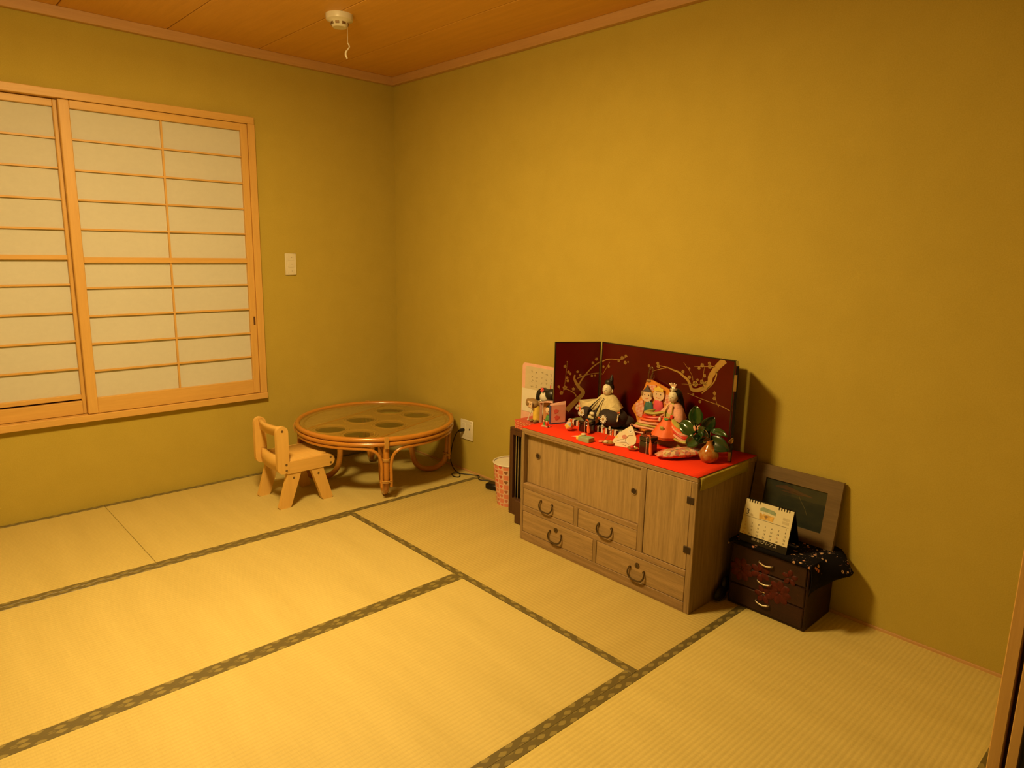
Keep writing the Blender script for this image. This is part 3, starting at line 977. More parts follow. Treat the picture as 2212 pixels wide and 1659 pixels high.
def panel(P, Q, gap0, gap1):
    d = (Q - P)
    L = d.length
    d.normalize()
    n = Vector((d.y, -d.x, 0))
    if n.dot(Vector((-2.5, -3.8, 0)) - P) < 0:
        n = -n
    o = P + d * gap0
    w = L - gap0 - gap1
    up = Vector((0, 0, 1))
    b = MB()
    s = 1 if d.cross(up).dot(n) > 0 else -1
    b.prism([(0, 0), (w, 0), (w, ZT - ZB), (0, ZT - ZB)], Vector((o.x, o.y, ZB)), d, up, -s * 0.009)
    p = b.build('panel', M['lacq_red'], fs_, smooth=False)
    e = MB()
    t = 0.0034
    for q in ([(0, ZT - ZB - t), (w, ZT - ZB - t), (w, ZT - ZB + 0.0012), (0, ZT - ZB + 0.0012)], [(0, -0.0005), (w, -0.0005), (w, t), (0, t)]):
        e.prism(q, Vector((o.x, o.y, ZB)) + n * 0.0008, d, up, -s * 0.0106)
    for q in ([(-0.001, 0), (t, 0), (t, ZT - ZB), (-0.001, ZT - ZB)], [(w - t, 0), (w + 0.001, 0), (w + 0.001, ZT - ZB), (w - t, ZT - ZB)]):
        e.prism(q, Vector((o.x, o.y, ZB)) + n * 0.0008, d, up, -s * 0.0106)
    e.build('edge_trim', M['lacq_black'], p, smooth=False)
    return p, P, d, n, s


pc, _, dc, nc, sc = panel(PA, PB, 0.002, 0.002)
pl, _, dl, nl, sl_ = panel(PA, PL, 0.006, 0.0)
pr_, _, drr, nr, sr_ = panel(PB, PR, 0.006, 0.0)


def strokes(pn, P, d, n, s, sets, blooms):
    b = MB()
    o = Vector((P.x, P.y, 0)) + n * 0.0001
    up = Vector((0, 0, 1))
    for pts, w in sets:
        q = smooth_path([(a, c, 0) for a, c in pts], 4)
        m = len(q)
        ws = [w[0] + (w[1] - w[0]) * i / (m - 1) for i in range(m)]
        b.ribbon([(p.x, p.y) for p in q], ws, o, d, up, s * 0.0006)
    for (a, c, r) in blooms:
        r *= 1.0
        for k in range(5):
            an = 2 * pi * k / 5 + a * 90
            cx, cz = a + 0.62 * r * math.cos(an), c + 0.62 * r * math.sin(an)
            b.prism([(cx + 0.52 * r * math.cos(2 * pi * i / 8), cz + 0.52 * r * math.sin(2 * pi * i / 8)) for i in range(8)], o, d, up, s * 0.0007)
    return b.build('gold_branch_painting', M['gold'], pn, smooth=False, kind='stuff')


Bl = 0.0062
strokes(pl, PA, dl, nl, sl_, [
    ([(0.158, 0.580), (0.1252, 0.6144), (0.1035, 0.6362), (0.0844, 0.6552), (0.083, 0.669), (0.0998, 0.6861), (0.1147, 0.7057), (0.1238, 0.7224), (0.127, 0.7307), (0.1248, 0.7472)], (0.025, 0.007)),
    ([(0.1033, 0.7027), (0.0875, 0.7301), (0.0634, 0.7599), (0.0391, 0.7843), (0.0075, 0.806)], (0.0075, 0.005)),
    ([(0.1129, 0.7305), (0.0797, 0.7437), (0.0461, 0.7514), (0.0075, 0.755)], (0.0045, 0.002)),
    ([(0.1151, 0.6448), (0.1213, 0.6588), (0.1444, 0.6732), (0.17, 0.6847)], (0.006, 0.0025)),
    ([(0.1719, 0.6985), (0.1661, 0.767), (0.1634, 0.8078)], (0.0016, 0.0010)),
    ([(0.1699, 0.686), (0.186, 0.664), (0.198, 0.692)], (0.0016, 0.0012))],
    [(a, c, Bl * k) for a, c, k in ((0.1635, 0.8091, .4), (0.1738, 0.7875, 1), (0.1561, 0.7613, 1), (0.1474, 0.753, .9), (0.1621, 0.7341, 1), (0.1574, 0.7203, 1), (0.1128, 0.7621, .9), (0.0994, 0.7454, .9), (0.1997, 0.6936, .9), (0.1701, 0.6875, 1.6), (0.1861, 0.663, 1.3), (0.1292, 0.6811, 1.1), (0.0237, 0.8198, 1.1), (0.0399, 0.8022, 1), (0.0428, 0.7417, .9), (0.0273, 0.7429, .7))])
strokes(pc, PA, dc, nc, sc, [
    ([(0.0063, 0.8094), (0.0299, 0.8207), (0.0604, 0.8274), (0.1074, 0.8308), (0.150, 0.853)], (0.005, 0.0015)),
    ([(0.0050, 0.7527), (0.0131, 0.7526), (0.0322, 0.7828), (0.0511, 0.8126)], (0.0025, 0.0015)),
    ([(0.6260, 0.8965), (0.6014, 0.8711), (0.5827, 0.8447), (0.5688, 0.8211), (0.5678, 0.8017), (0.5562, 0.7805), (0.5305, 0.7642), (0.5065, 0.7553), (0.4869, 0.757), (0.477, 0.7752), (0.4643, 0.793), (0.4436, 0.8048), (0.4196, 0.8187), (0.3902, 0.8244), (0.3633, 0.8307), (0.3244, 0.8329)], (0.0270, 0.003)),
    ([(0.3633, 0.8307), (0.3313, 0.8211), (0.284, 0.8029)], (0.003, 0.0018)),
    ([(0.5933, 0.8438), (0.5946, 0.8297), (0.584, 0.7994), (0.5572, 0.7686), (0.5346, 0.7477)], (0.006, 0.004)),
    ([(0.5862, 0.8654), (0.5281, 0.8574), (0.4902, 0.8521)], (0.003, 0.001)),
    ([(0.5406, 0.7731), (0.5349, 0.8087), (0.5389, 0.8576)], (0.003, 0.0012)),
    ([(0.5571, 0.8024), (0.5154, 0.7813), (0.4376, 0.7715)], (0.0025, 0.001)),
    ([(0.4894, 0.7944), (0.4803, 0.8201), (0.4389, 0.8635)], (0.0022, 0.0008)),
    ([(0.4688, 0.7367), (0.5393, 0.724), (0.5831, 0.7171), (0.6258, 0.7115), (0.6658, 0.6986)], (0.0016, 0.003)),
    ([(0.6158, 0.7061), (0.6038, 0.7232), (0.5965, 0.7461), (0.5893, 0.769)], (0.0022, 0.001))],
    [(a, c, Bl * k) for a, c, k in ((0.0147, 0.7858, .9), (0.0455, 0.7915, 1), (0.12, 0.8405, 1.3), (0.1391, 0.8522, 1), (0.1011, 0.8247, 1), (0.1378, 0.8216, 1.2), (0.1538, 0.8264, .6), (0.267, 0.825, .9), (0.3117, 0.8414, 1), (0.3157, 0.8291, 1.3), (0.4392, 0.824, 1.1), (0.4688, 0.8418, .7), (0.4718, 0.8053, 1.1), (0.5015, 0.7816, 1.9), (0.5306, 0.7959, 1.2), (0.511, 0.8002, .8), (0.5138, 0.8493, 1), (0.5276, 0.8633, 1.2), (0.5589, 0.8748, 1), (0.5627, 0.8621, 1.3), (0.5474, 0.7888, 1.5), (0.5419, 0.8219, 1), (0.5929, 0.7575, 1.1), (0.5934, 0.7359, 1.1), (0.5293, 0.7125, 1), (0.4954, 0.7374, .7))])
for za, zb in ((0.805, 0.868), (0.534, 0.570)):
    MB().obox((PR.x + drr.x * 0.0006, PR.y + drr.y * 0.0006, (za + zb) / 2), (0.002, 0.0105, zb - za), 0.0004, rotz(math.atan2(drr.y, drr.x))).build('gilt_edge', M['gold'], pr_, smooth=False)

# ------------------------------------------------------------------ helper for doll shapes: facing -x, width along -y
def cone_robe(prof, c, n=28, sx=1.0, sy=1.0, folds=0, amp=0.0):
    b = MB()
    vs, fs = [], []
    for (r, z, ox) in prof:
        for k in range(n):
            a = 2 * pi * k / n
            rr = r * (1 + amp * math.cos(folds * a) * (1 if folds else 0))
            vs.append((c[0] + ox + rr * sx * math.cos(a), c[1] + rr * sy * math.sin(a), c[2] + z))
    for i in range(len(prof) - 1):
        for k in range(n):
            l = (k + 1) % n
            fs.append((i * n + k, i * n + l, (i + 1) * n + l, (i + 1) * n + k))
    fs.append(tuple(range(n))[::-1])
    fs.append(tuple((len(prof) - 1) * n + k for k in range(n)))
    return b.add(vs, fs)


def flower(c, r, u, v, t, petals, mat, parent, name='crest', mid=None):
    b = MB()
    for k in range(petals):
        a = 2 * pi * k / petals
        cx, cz = 0.62 * r * math.cos(a), 0.62 * r * math.sin(a)
        pr = r * min(0.40, 1.9 / petals)
        poly = [(cx + math.cos(a) * r * 0.38 * math.cos(q) - math.sin(a) * pr * 0.75 * math.sin(q), cz + math.sin(a) * r * 0.38 * math.cos(q) + math.cos(a) * pr * 0.75 * math.sin(q)) for q in [2 * pi * i / 8 for i in range(8)]]
        b.prism(poly, c, u, v, t)
    o = b.build(name, mat, parent, smooth=False, kind='stuff')
    if mid:
        MB().prism([(r * 0.28 * math.cos(2 * pi * i / 10), r * 0.28 * math.sin(2 * pi * i / 10)) for i in range(10)], c, u, v, t * 1.5).build(name + '_centre', mid, parent, smooth=False)
    return o


def dais(name, x0, x1, y0, y1, z1, label, nb, drop):
    t = thing(name, ((x0 + x1) / 2, (y0 + y1) / 2, 0.5298), label, 'platform')
    MB().bx(x0, x1, y0, y1, 0.5298, z1 - 0.002, 0.002).build('base', M['lacq_black'] if drop > 0.01 else M['matgreen'], t, smooth=False)
    MB().bx(x0 + 0.004, x1 - 0.004, y0 - 0.004, y1 + 0.004, z1 - 0.002, z1, 0.0008).build('mat_top', M['matgreen'], t, smooth=False)
    L = abs(y1 - y0)
    for k in range(nb):
        ya = y0 - L * k / nb
        yb = y0 - L * (k + 0.78) / nb
        m = [M['white_p'], M['orange'], M['lacq_black'], M['gold']][(0, 1, 0, 2)[k % 4]]
        b = MB()
        b.bx(x0 - 0.0012, x0 + 0.012, ya, yb, z1 - 0.001, z1 + 0.0014, 0.0006)
        b.bx(x0 - 0.0016, x0, ya, yb, z1 - drop, z1 + 0.0010, 0.0005)
        b.build('woven_edge_band', m, t, smooth=False)
    return t


dais('doll_platform', -0.228, -0.126, -1.742, -2.056, 0.5535, 'green matted platform with striped border under the emperor doll', 26, 0.024)
dais('doll_platform', -0.186, -0.085, -2.115, -2.378, 0.566, 'green matted platform with striped border under the empress doll', 36, 0.004)

# ---- emperor doll
EC = Vector((-0.160, -1.912, 0.5538))
t = thing('emperor_doll', EC, 'seated emperor doll in cream robe with tall black hat', 'doll')
b = MB()
b.ell(EC + Vector((-0.022, 0.076, 0.043)), (0.054, 0.060, 0.043), 20, 12)
b.ell(EC + Vector((-0.026, -0.052, 0.044)), (0.060, 0.068, 0.044), 20, 12)
b.ell(EC + Vector((0.000, 0.01, 0.038)), (0.050, 0.11, 0.038), 20, 12)
b.ell(EC + Vector((0.008, -0.090, 0.028)), (0.040, 0.046, 0.028), 16, 10)
trs = b.build('black_trousers', M['navy'], t)
rb = cone_robe([(0.060, 0.030, -0.005), (0.066, 0.060, -0.005), (0.064, 0.085, -0.002), (0.054, 0.108, 0.0), (0.036, 0.128, 0.002), (0.018, 0.137, 0.002)], EC, 28, 0.72, 1.05, 9, 0.025).build('cream_robe', M['cream'], t)
for s, tip, low in ((1, Vector((-0.045, 0.128, 0.092)), Vector((-0.070, 0.082, 0.046))), (-1, Vector((-0.042, -0.100, 0.090)), Vector((-0.074, -0.010, 0.046)))):
    sh0, sh1 = Vector((-0.004, s * 0.030, 0.126)), Vector((0.012, s * 0.058, 0.104))
    inner = Vector((-0.050, s * 0.018, 0.070))
    back = Vector((0.020, s * 0.085, 0.066))
    rows = [[EC + sh0, EC + sh0.lerp(sh1, .5) + Vector((0, 0, .004)), EC + sh1], [EC + sh0.lerp(inner, .5) + Vector((-.010, 0, .006)), EC + (sh0 + sh1 + inner + back) / 4 + Vector((-.008, s * .006, .014)), EC + sh1.lerp(back, .5)], [EC + inner, EC + (inner + tip) / 2 + Vector((-.004, 0, .010)), EC + tip], [EC + low, EC + (low + tip) / 2 + Vector((-.004, 0, -.003)), EC + tip + Vector((0, 0, -.010))]]
    MB().grid(rows).build('wide_sleeve', M['cream'], t, solid=0.004)
    l2 = low + Vector((-0.001, 0, -0.004))
    t2 = tip + Vector((-0.002, s * 0.002, -0.012))
    MB().tube([EC + l2, EC + l2.lerp(t2, .35) + Vector((-.004, 0, -.007)), EC + l2.lerp(t2, .7) + Vector((-.003, 0, -.005)), EC + t2], [0.003, 0.0075, 0.0065, 0.002], 8).build('orange_lining', M['orange'], t)
    MB().tube([EC + l2 + Vector((0, 0, -.006)), EC + l2.lerp(t2, .4) + Vector((-.003, 0, -.015)), EC + t2 + Vector((0, 0, -.008))], [0.003, 0.005, 0.003], 8).build('gold_hem', M['gold'], t)
MB().obox(EC + Vector((-0.062, 0.030, 0.026)), (0.030, 0.052, 0.036), 0.008, rotz(0.15)).build('cream_front_panel', M['cream'], t)
MB().obox(EC + Vector((-0.078, 0.020, 0.014)), (0.010, 0.018, 0.026), 0.003).build('white_underskirt', M['white_p'], t)
for y0, y1, y2 in ((0.012, 0.052, 0.046), (-0.004, 0.006, 0.004)):
    MB().tube([EC + Vector((-0.034, y0, 0.124)), EC + Vector((-0.054, (y0 + y1) / 2, 0.098)), EC + Vector((-0.076, y1, 0.066)), EC + Vector((-0.083, y1, 0.044)), EC + Vector((-0.084, y2, 0.018)), EC + Vector((-0.083, y2 - .004, 0.003))], [0.0014, 0.002, 0.0052, 0.0042, 0.0040, 0.0034], 8).build('black_sash', M['navy'], t)
MB().obox(EC + Vector((-0.083, 0.027, 0.028)), (0.006, 0.036, 0.008), 0.001).build('black_sash', M['navy'], t)
MB().ell(EC + Vector((-0.078, 0.024, 0.054)), (0.009, 0.014, 0.008), 12, 8).build('clasped_hands', M['face'], t)
MB().lathe([(0.011, 0.128), (0.019, 0.132), (0.020, 0.137), (0.012, 0.143)], 18, EC).build('collar', M['brown'], t)
hd_ = MB().ell(EC + Vector((-0.008, 0.0, 0.157)), (0.0235, 0.0220, 0.0270), 20, 14).build('head', M['face'], t)
b = MB()
b.ell(EC + Vector((0.002, 0.0, 0.166)), (0.0222, 0.0228, 0.0240), 18, 12)
b.build('hair', M['hair'], hd_)
for s in (-1, 1):
    MB().ell(EC + Vector((-0.002, s * 0.0225, 0.152)), (0.0045, 0.003, 0.0085), 10, 8).build('ear', M['face'], hd_)
    MB().obox(EC + Vector((-0.0295, s * 0.0090, 0.1585)), (0.0016, 0.0065, 0.0010), 0, rotz(-s * 0.35)).build('eye', M['ink'], hd_, smooth=False)
    MB().obox(EC + Vector((-0.0284, s * 0.0092, 0.1665)), (0.0016, 0.0060, 0.0009), 0, rotz(-s * 0.35)).build('brow', M['brown'], hd_, smooth=False)
MB().ell(EC + Vector((-0.0320, 0, 0.153)), (0.0022, 0.0018, 0.003), 8, 6).build('nose', M['face'], hd_)
MB().obox(EC + Vector((-0.0292, 0, 0.1438)), (0.0018, 0.0042, 0.0016), 0.0004).build('mouth', M['red'], hd_, smooth=False)
ht = MB().lathe([(0.0165, 0.172), (0.0185, 0.178), (0.0180, 0.188), (0.0150, 0.194), (0.0, 0.195)], 20, EC + Vector((0.001, 0, 0.004))).build('black_hat', M['hair'], t)
MB().tube([EC + Vector((0.006, -0.004, 0.186)), EC + Vector((0.009, -0.006, 0.204)), EC + Vector((0.010, -0.007, 0.222))], [0.0125, 0.0095, 0.003], 12, flat=0.75).build('hat_crest', M['hair'], ht)
for (c, r, an) in ((Vector((-0.076, 0.086, 0.046)), 0.0180, 0.25), (Vector((-0.064, 0.118, 0.064)), 0.014, 0.75), (Vector((-0.087, -0.048, 0.044)), 0.0200, -0.05), (Vector((-0.062, -0.106, 0.056)), 0.016, -0.75), (Vector((-0.070, -0.072, 0.006)), 0.009, -0.4), (Vector((-0.074, -0.035, 0.006)), 0.009, 0.0)):
    u = Vector((math.sin(an), -math.cos(an), 0))
    flower(EC + c, r, u, Vector((0.25, 0, 1)), 0.0025, 12, M['palepink'] if False else M['white_p'], trs, 'chrysanthemum_crest', M['gold'])

# ---- empress doll
PC = Vector((-0.146, -2.244, 0.5662))
t = thing('empress_doll', PC, 'seated empress doll in pink and orange robes with shining gold crown', 'doll')
MB().ell(PC + Vector((0.005, 0.0, 0.033)), (0.055, 0.085, 0.033), 22, 12).build('under_robe', M['pink'], t)
sk = cone_robe([(0.060, 0.0, -0.012), (0.064, 0.012, -0.012), (0.054, 0.035, -0.006), (0.034, 0.062, 0.0), (0.022, 0.085, 0.0)], PC + Vector((-0.026, 0.006, 0)), 30, 0.9, 0.95, 7, 0.05).build('orange_skirt', M['orange'], t)
rb = cone_robe([(0.040, 0.060, 0), (0.046, 0.085, 0), (0.044, 0.110, 0.001), (0.034, 0.130, 0.002), (0.016, 0.147, 0.003)], PC, 26, 0.72, 1.0, 6, 0.03).build('pink_jacket', M['pink'], t)
MB().prism([(-0.022, 0.0), (0.022, 0.0), (0.014, 0.045), (0.006, 0.066), (-0.006, 0.066), (-0.014, 0.045)], PC + Vector((-0.0325, 0, 0.083)), (0.0, -1, 0), (0.42, 0, 1), 0.006).build('yellow_collar', M['yellowgreen'], t)
for s in (1, -1):
    lay = [(M['yellowgreen'], 0.088), (M['red'], 0.070), (M['orange'], 0.058), (M['pink'], 0.044), (M['yellowgreen'], 0.034), (M['pink'], 0.024)] if s > 0 else [(M['yellowgreen'], 0.076), (M['orange'], 0.062), (M['pink'], 0.050), (M['red'], 0.040), (M['pink'], 0.026), (M['yellowgreen'], 0.014)]
    for q, (m, zz) in enumerate(lay):
        spread = 0.030 + q * 0.005 if s > 0 else 0.012 + q * 0.006
        p0 = PC + Vector((-0.030, s * 0.018, zz + 0.016 - q * 0.004))
        p1 = PC + Vector((-0.048 - q * 0.003, s * (0.030 + spread), zz + (0.004 if s > 0 else -0.006)))
        p2 = PC + Vector((-0.044 - q * 0.003, s * (0.055 + spread * 1.6), zz + (0.002 if s > 0 else -0.018)))
        p3 = PC + Vector((0.010, s * (0.056 + spread * 1.5), zz + (0.004 if s > 0 else -0.010)))
        p0.z, p1.z, p2.z, p3.z = [max(v.z, 0.5740) for v in (p0, p1, p2, p3)]
        MB().tube(smooth_path([p0, p1, p2, p3], 4), [0.006, 0.008, 0.0095, 0.0105, 0.0105, 0.011, 0.011, 0.011, 0.0105, 0.010, 0.009, 0.008, 0.006], 8, flat=0.62).build('layered_sleeve', m, t)
    sh = [[PC + Vector((0.0, s * 0.014, 0.142)), PC + Vector((0.004, s * 0.040, 0.122)), PC + Vector((0.006, s * 0.058, 0.088))], [PC + Vector((-0.028, s * 0.016, 0.116)), PC + Vector((-0.024, s * 0.044, 0.104)), PC + Vector((-0.020, s * 0.066, 0.076))], [PC + Vector((-0.040, s * 0.022, 0.088)), PC + Vector((-0.042, s * 0.044, 0.078)), PC + Vector((-0.036, s * 0.072, 0.066))]]
    MB().grid(sh).build('outer_sleeve', M['pink'], t, solid=0.004)
    MB().tube([PC + Vector((-0.026, s * 0.010, 0.135)), PC + Vector((-0.040, s * 0.018, 0.105)), PC + Vector((-0.046, s * 0.010, 0.080))], 0.0026, 6).build('gold_lapel', M['gold'], t)
MB().obox(PC + Vector((-0.046, -0.022, 0.092)), (0.006, 0.013, 0.017), 0.002).build('red_tassel', M['red'], t)
MB().ell(PC + Vector((-0.046, 0.002, 0.078)), (0.008, 0.011, 0.006), 10, 8).build('green_knot', M['green'], t)
MB().ell(PC + Vector((-0.052, 0.030, 0.074)), (0.005, 0.006, 0.011), 10, 8).build('hand', M['face'], t)
MB().obox(PC + Vector((-0.074, 0.000, 0.040)), (0.008, 0.017, 0.030), 0.003, Matrix.Rotation(-0.45, 3, 'Y')).build('folded_fan', M['yellowgreen'], t)
hd_ = MB().ell(PC + Vector((-0.010, 0, 0.168)), (0.0205, 0.0205, 0.0250), 20, 14).build('head', M['face'], t)
hr = MB()
hr.ell(PC + Vector((0.004, -0.002, 0.177)), (0.0225, 0.0250, 0.0250), 18, 12)
hr.tube([PC + Vector((0.014, -0.003, 0.178)), PC + Vector((0.022, -0.005, 0.140)), PC + Vector((0.036, -0.010, 0.09)), PC + Vector((0.050, -0.018, 0.030))], [0.022, 0.025, 0.022, 0.016], 12, flat=0.7)
hr.build('long_hair', M['hair'], hd_, kind='stuff')
for s in (-1, 1):
    MB().obox(PC + Vector((-0.0285, s * 0.0085, 0.1690)), (0.0016, 0.0060, 0.0009), 0, rotz(-s * 0.35)).build('eye', M['ink'], hd_, smooth=False)
    MB().ell(PC + Vector((-0.0262, s * 0.0080, 0.180)), (0.001, 0.0022, 0.0012), 8, 6).build('brow', M['brown'], hd_)
MB().ell(PC + Vector((-0.0305, 0, 0.1640)), (0.0020, 0.0017, 0.0028), 8, 6).build('nose', M['face'], hd_)
MB().obox(PC + Vector((-0.0280, 0, 0.1560)), (0.0018, 0.0040, 0.0016), 0.0004).build('mouth', M['red'], hd_, smooth=False)
cr = MB().lathe([(0.010, 0.194), (0.015, 0.197), (0.014, 0.202), (0.009, 0.203)], 18, PC + Vector((-0.012, 0, 0))).build('gold_crown', M['goldshine'], t)
for k in range(5):
    a = (k - 2) * 0.30
    MB().obox(PC + Vector((-0.016, -math.sin(a) * 0.017, 0.202 + math.cos(a) * 0.013)), (0.0024, 0.0055, 0.024), 0.001, Matrix.Rotation(a, 3, 'X') @ Matrix.Rotation(-0.30, 3, 'Y')).build('crown_petal', M['goldshine'], cr)

# ---- orange craft plaque with two faces between the dolls
t = thing('craft_plaque', (-0.112, -2.10, 0.53), 'orange craft plaque with two smiling faces standing between the dolls', 'plaque')
u, v = Vector((0.04, -1, 0)).normalized(), Vector((0.06, 0, 1)).normalized()
o0 = Vector((-0.102, -1.990, 0.5308))


def pol(n, cx, cz, rx, rz, a0=0):
    return [(cx + rx * math.cos(a0 + 2 * pi * i / n), cz + rz * math.sin(a0 + 2 * pi * i / n)) for i in range(n)]


bd = MB().prism([(0.055, 0.0), (0.090, 0.0), (0.15, 0.02), (0.188, 0.10), (0.198, 0.185), (0.183, 0.212), (0.14, 0.226), (0.092, 0.240), (0.070, 0.240), (0.058, 0.200), (0.040, 0.150), (0.012, 0.118), (0.004, 0.100), (0.030, 0.070)], o0, u, v, -0.008).build('orange_board', M['orange'] if False else plain('orange board', (0.72, 0.27, 0.03), 0.5), t)
w = u.cross(v)
if w.dot(Vector((-1, -1, 0))) < 0:
    sg = -1
else:
    sg = 1
fr = o0 + w * sg * 0.0005
for (cx, cz, hat, mt, bx_, bz_) in ((0.083, 0.170, plain('grey felt', (0.09, 0.08, 0.10), 0.8), M['teal'], 0.094, 0.114), (0.141, 0.182, M['yellow'], M['hotpink'], 0.140, 0.132)):
    body = MB().ell(fr + u * bx_ + v * bz_ + w * sg * 0.004, (0.010, 0.0245, 0.038), 18, 12).build('craft_body', mt, t)
    fc = MB().prism(pol(24, cx, cz, 0.0275, 0.0255), fr + w * sg * 0.006, u, v, sg * 0.006).build('craft_face', M['skin'], t)
    for s in (-1, 1):
        MB().prism(pol(8, cx + s * 0.0105, cz + 0.004, 0.0022, 0.0030), fr + w * sg * 0.012, u, v, sg * 0.0008).build('eye', M['ink'], fc, smooth=False)
    MB().ribbon([(cx - 0.010, cz - 0.010), (cx, cz - 0.0135), (cx + 0.010, cz - 0.010)], 0.0015, fr + w * sg * 0.012, u, v, sg * 0.0008).build('mouth', M['red'], fc, smooth=False)
    if hat is M['yellow']:
        MB().prism([(cx - 0.022, cz + 0.017), (cx + 0.022, cz + 0.017), (cx + 0.023, cz + 0.030), (cx + 0.012, cz + 0.031), (cx, cz + 0.040), (cx - 0.012, cz + 0.031), (cx - 0.022, cz + 0.031)], fr + w * sg * 0.010, u, v, sg * 0.005).build('paper_crown', hat, fc, smooth=False)
    else:
        MB().prism([(cx - 0.022, cz + 0.018), (cx + 0.020, cz + 0.020), (cx + 0.010, cz + 0.030), (cx + 0.002, cz + 0.048), (cx - 0.010, cz + 0.030)], fr + w * sg * 0.010, u, v, sg * 0.005).build('paper_hat', hat, fc, smooth=False)
        for s in (-1, 1):
            MB().ell(fr + u * (cx + s * 0.024) + v * (cz + 0.008) + w * sg * 0.012, (0.003, 0.006, 0.012), 10, 8).build('side_hair', M['brown'], fc)


def m_gingham():
    g = G('red gingham')
    vv, x, y, z = g.xyz()
    a = g.math('LESS_THAN', g.math('FRACT', g.math('MULTIPLY', y, 160)), 0.5)
    c = g.math('LESS_THAN', g.math('FRACT', g.math('MULTIPLY', z, 160)), 0.5)
    f = g.math('MULTIPLY', g.math('ADD', a, c), 0.5)
    return g.fin(g.mix(f, (0.78, 0.62, 0.45), (0.72, 0.10, 0.05)), 0.8)


M['gingham'] = m_gingham()
MB().prism([(0.020, 0.125), (0.062, 0.150), (0.070, 0.110), (0.062, 0.070), (0.036, 0.075)], fr, u, v, sg * 0.004).build('gingham_ribbon', M['gingham'], t, smooth=False)
MB().prism([(0.172, 0.190), (0.196, 0.188), (0.192, 0.145), (0.168, 0.150)], fr, u, v, sg * 0.004).build('gingham_ribbon', M['gingham'], t, smooth=False)
MB().prism([(0.080, 0.218), (0.120, 0.222), (0.118, 0.195), (0.094, 0.198)], fr, u, v, sg * 0.003).build('gingham_ribbon', M['gingham'], t, smooth=False)
g = thin_glass('clear cellophane', (0.86, 0.80, 0.76), 2.2)
b = MB()
b.tube(smooth_path([fr + u * 0.078 + v * 0.238, fr + u * 0.074 + v * 0.262, fr + u * 0.082 + v * 0.292, fr + u * 0.093 + v * 0.290, fr + u * 0.092 + v * 0.262, fr + u * 0.084 + v * 0.238], 4), 0.0045, 8, flat=0.4)
b.build('cellophane_loop', g.m, t)
MB().tube(smooth_path([fr + u * 0.086 + v * 0.240, fr + u * 0.100 + v * 0.262, fr + u * 0.106 + v * 0.255, fr + u * 0.092 + v * 0.238], 4), 0.003, 8, flat=0.4).build('cellophane_loop', g.m, t)
MB().ell(fr + u * 0.078 + v * 0.234, (0.004, 0.012, 0.006), 10, 8).build('brown_bow', M['brown'], t)

# ------------------------------------------------------------------ things left of the screen, on the brown stand
def m_ringprint():
    g = G('ring print paper')
    v, x, y, z = g.xyz()
    fu = g.math('SUBTRACT', g.math('FRACT', g.math('DIVIDE', g.math('ADD', y, x), 0.021)), 0.5)
    fw = g.math('SUBTRACT', g.math('FRACT', g.math('ADD', g.math('DIVIDE', z, 0.021), 0.02)), 0.5)
    d = g.math('SQRT', g.math('ADD', g.math('MULTIPLY', fu, fu), g.math('MULTIPLY', fw, fw)))
    f = g.math('LESS_THAN', g.math('ABSOLUTE', g.math('SUBTRACT', d, 0.30)), 0.09)
    return g.fin(g.mix(f, (0.56, 0.085, 0.045), (0.70, 0.30, 0.16)), 0.6)


SZ = 0.4485
t = thing('ring_print_box', (-0.175, -1.53, SZ), 'flat red box with ring print on the dark brown stand', 'box')
MB().bx(-0.256, -0.124, -1.414, -1.642, SZ, 0.482, 0.001).build('box_body', m_ringprint(), t, smooth=False)
MB().bx(-0.2575, -0.1225, -1.4125, -1.6435, 0.480, 0.4905, 0.001).build('box_lid', m_ringprint(), t, smooth=False)

t = thing('letter_board', (-0.115, -1.46, SZ), 'pink bordered sheet with handwritten columns leaning behind the screen', 'card')
u, v = Vector((0.04, -1, 0)).normalized(), Vector((0.015, 0, 1)).normalized()
o0 = Vector((-0.116, -1.311, SZ + 0.001))
w = u.cross(v)
sg = 1 if w.dot(Vector((-1, 0, 0))) > 0 else -1
MB().prism([(0.0, 0.0), (0.30, 0.0), (0.30, 0.298), (0.014, 0.298), (0.006, 0.294), (0.0, 0.282)], o0, u, v, -sg * 0.004).build('pink_backing', M['palepink'], t, smooth=False)
MB().prism([(0.022, 0.13), (0.29, 0.13), (0.29, 0.284), (0.026, 0.284), (0.022, 0.278)], o0, u, v, sg * 0.0008).build('writing_sheet', plain('cream sheet', (0.58, 0.50, 0.32), 0.8, var=0.04), t, smooth=False)
MB().prism([(0.004, 0.05), (0.29, 0.05), (0.29, 0.168), (0.004, 0.168)], o0 + w * sg * 0.0008, u, v, sg * 0.0008).build('white_sheet', M['white_p'], t, smooth=False)
random.seed(11)
b = MB()
for cxx in (0.070, 0.100, 0.135, 0.165, 0.195, 0.225):
    zz = 0.258
    for k in range(4 if cxx != 0.100 else 5):
        for q in range(3):
            x0_, z0_ = cxx + random.uniform(-.005, .005), zz + random.uniform(-.006, .006)
            b.ribbon([(x0_ - 0.004, z0_ + random.uniform(-.003, .003)), (x0_ + random.uniform(-.001, .003), z0_ + random.uniform(-.002, .004)), (x0_ + 0.004, z0_ + random.uniform(-.005, .003))], 0.0012, o0 + w * sg * 0.0009, u, v, sg * 0.0003)
        zz -= 0.024
b.build('handwriting', plain('pale ink', (0.16, 0.12, 0.06), 0.8), t, smooth=False, kind='stuff')

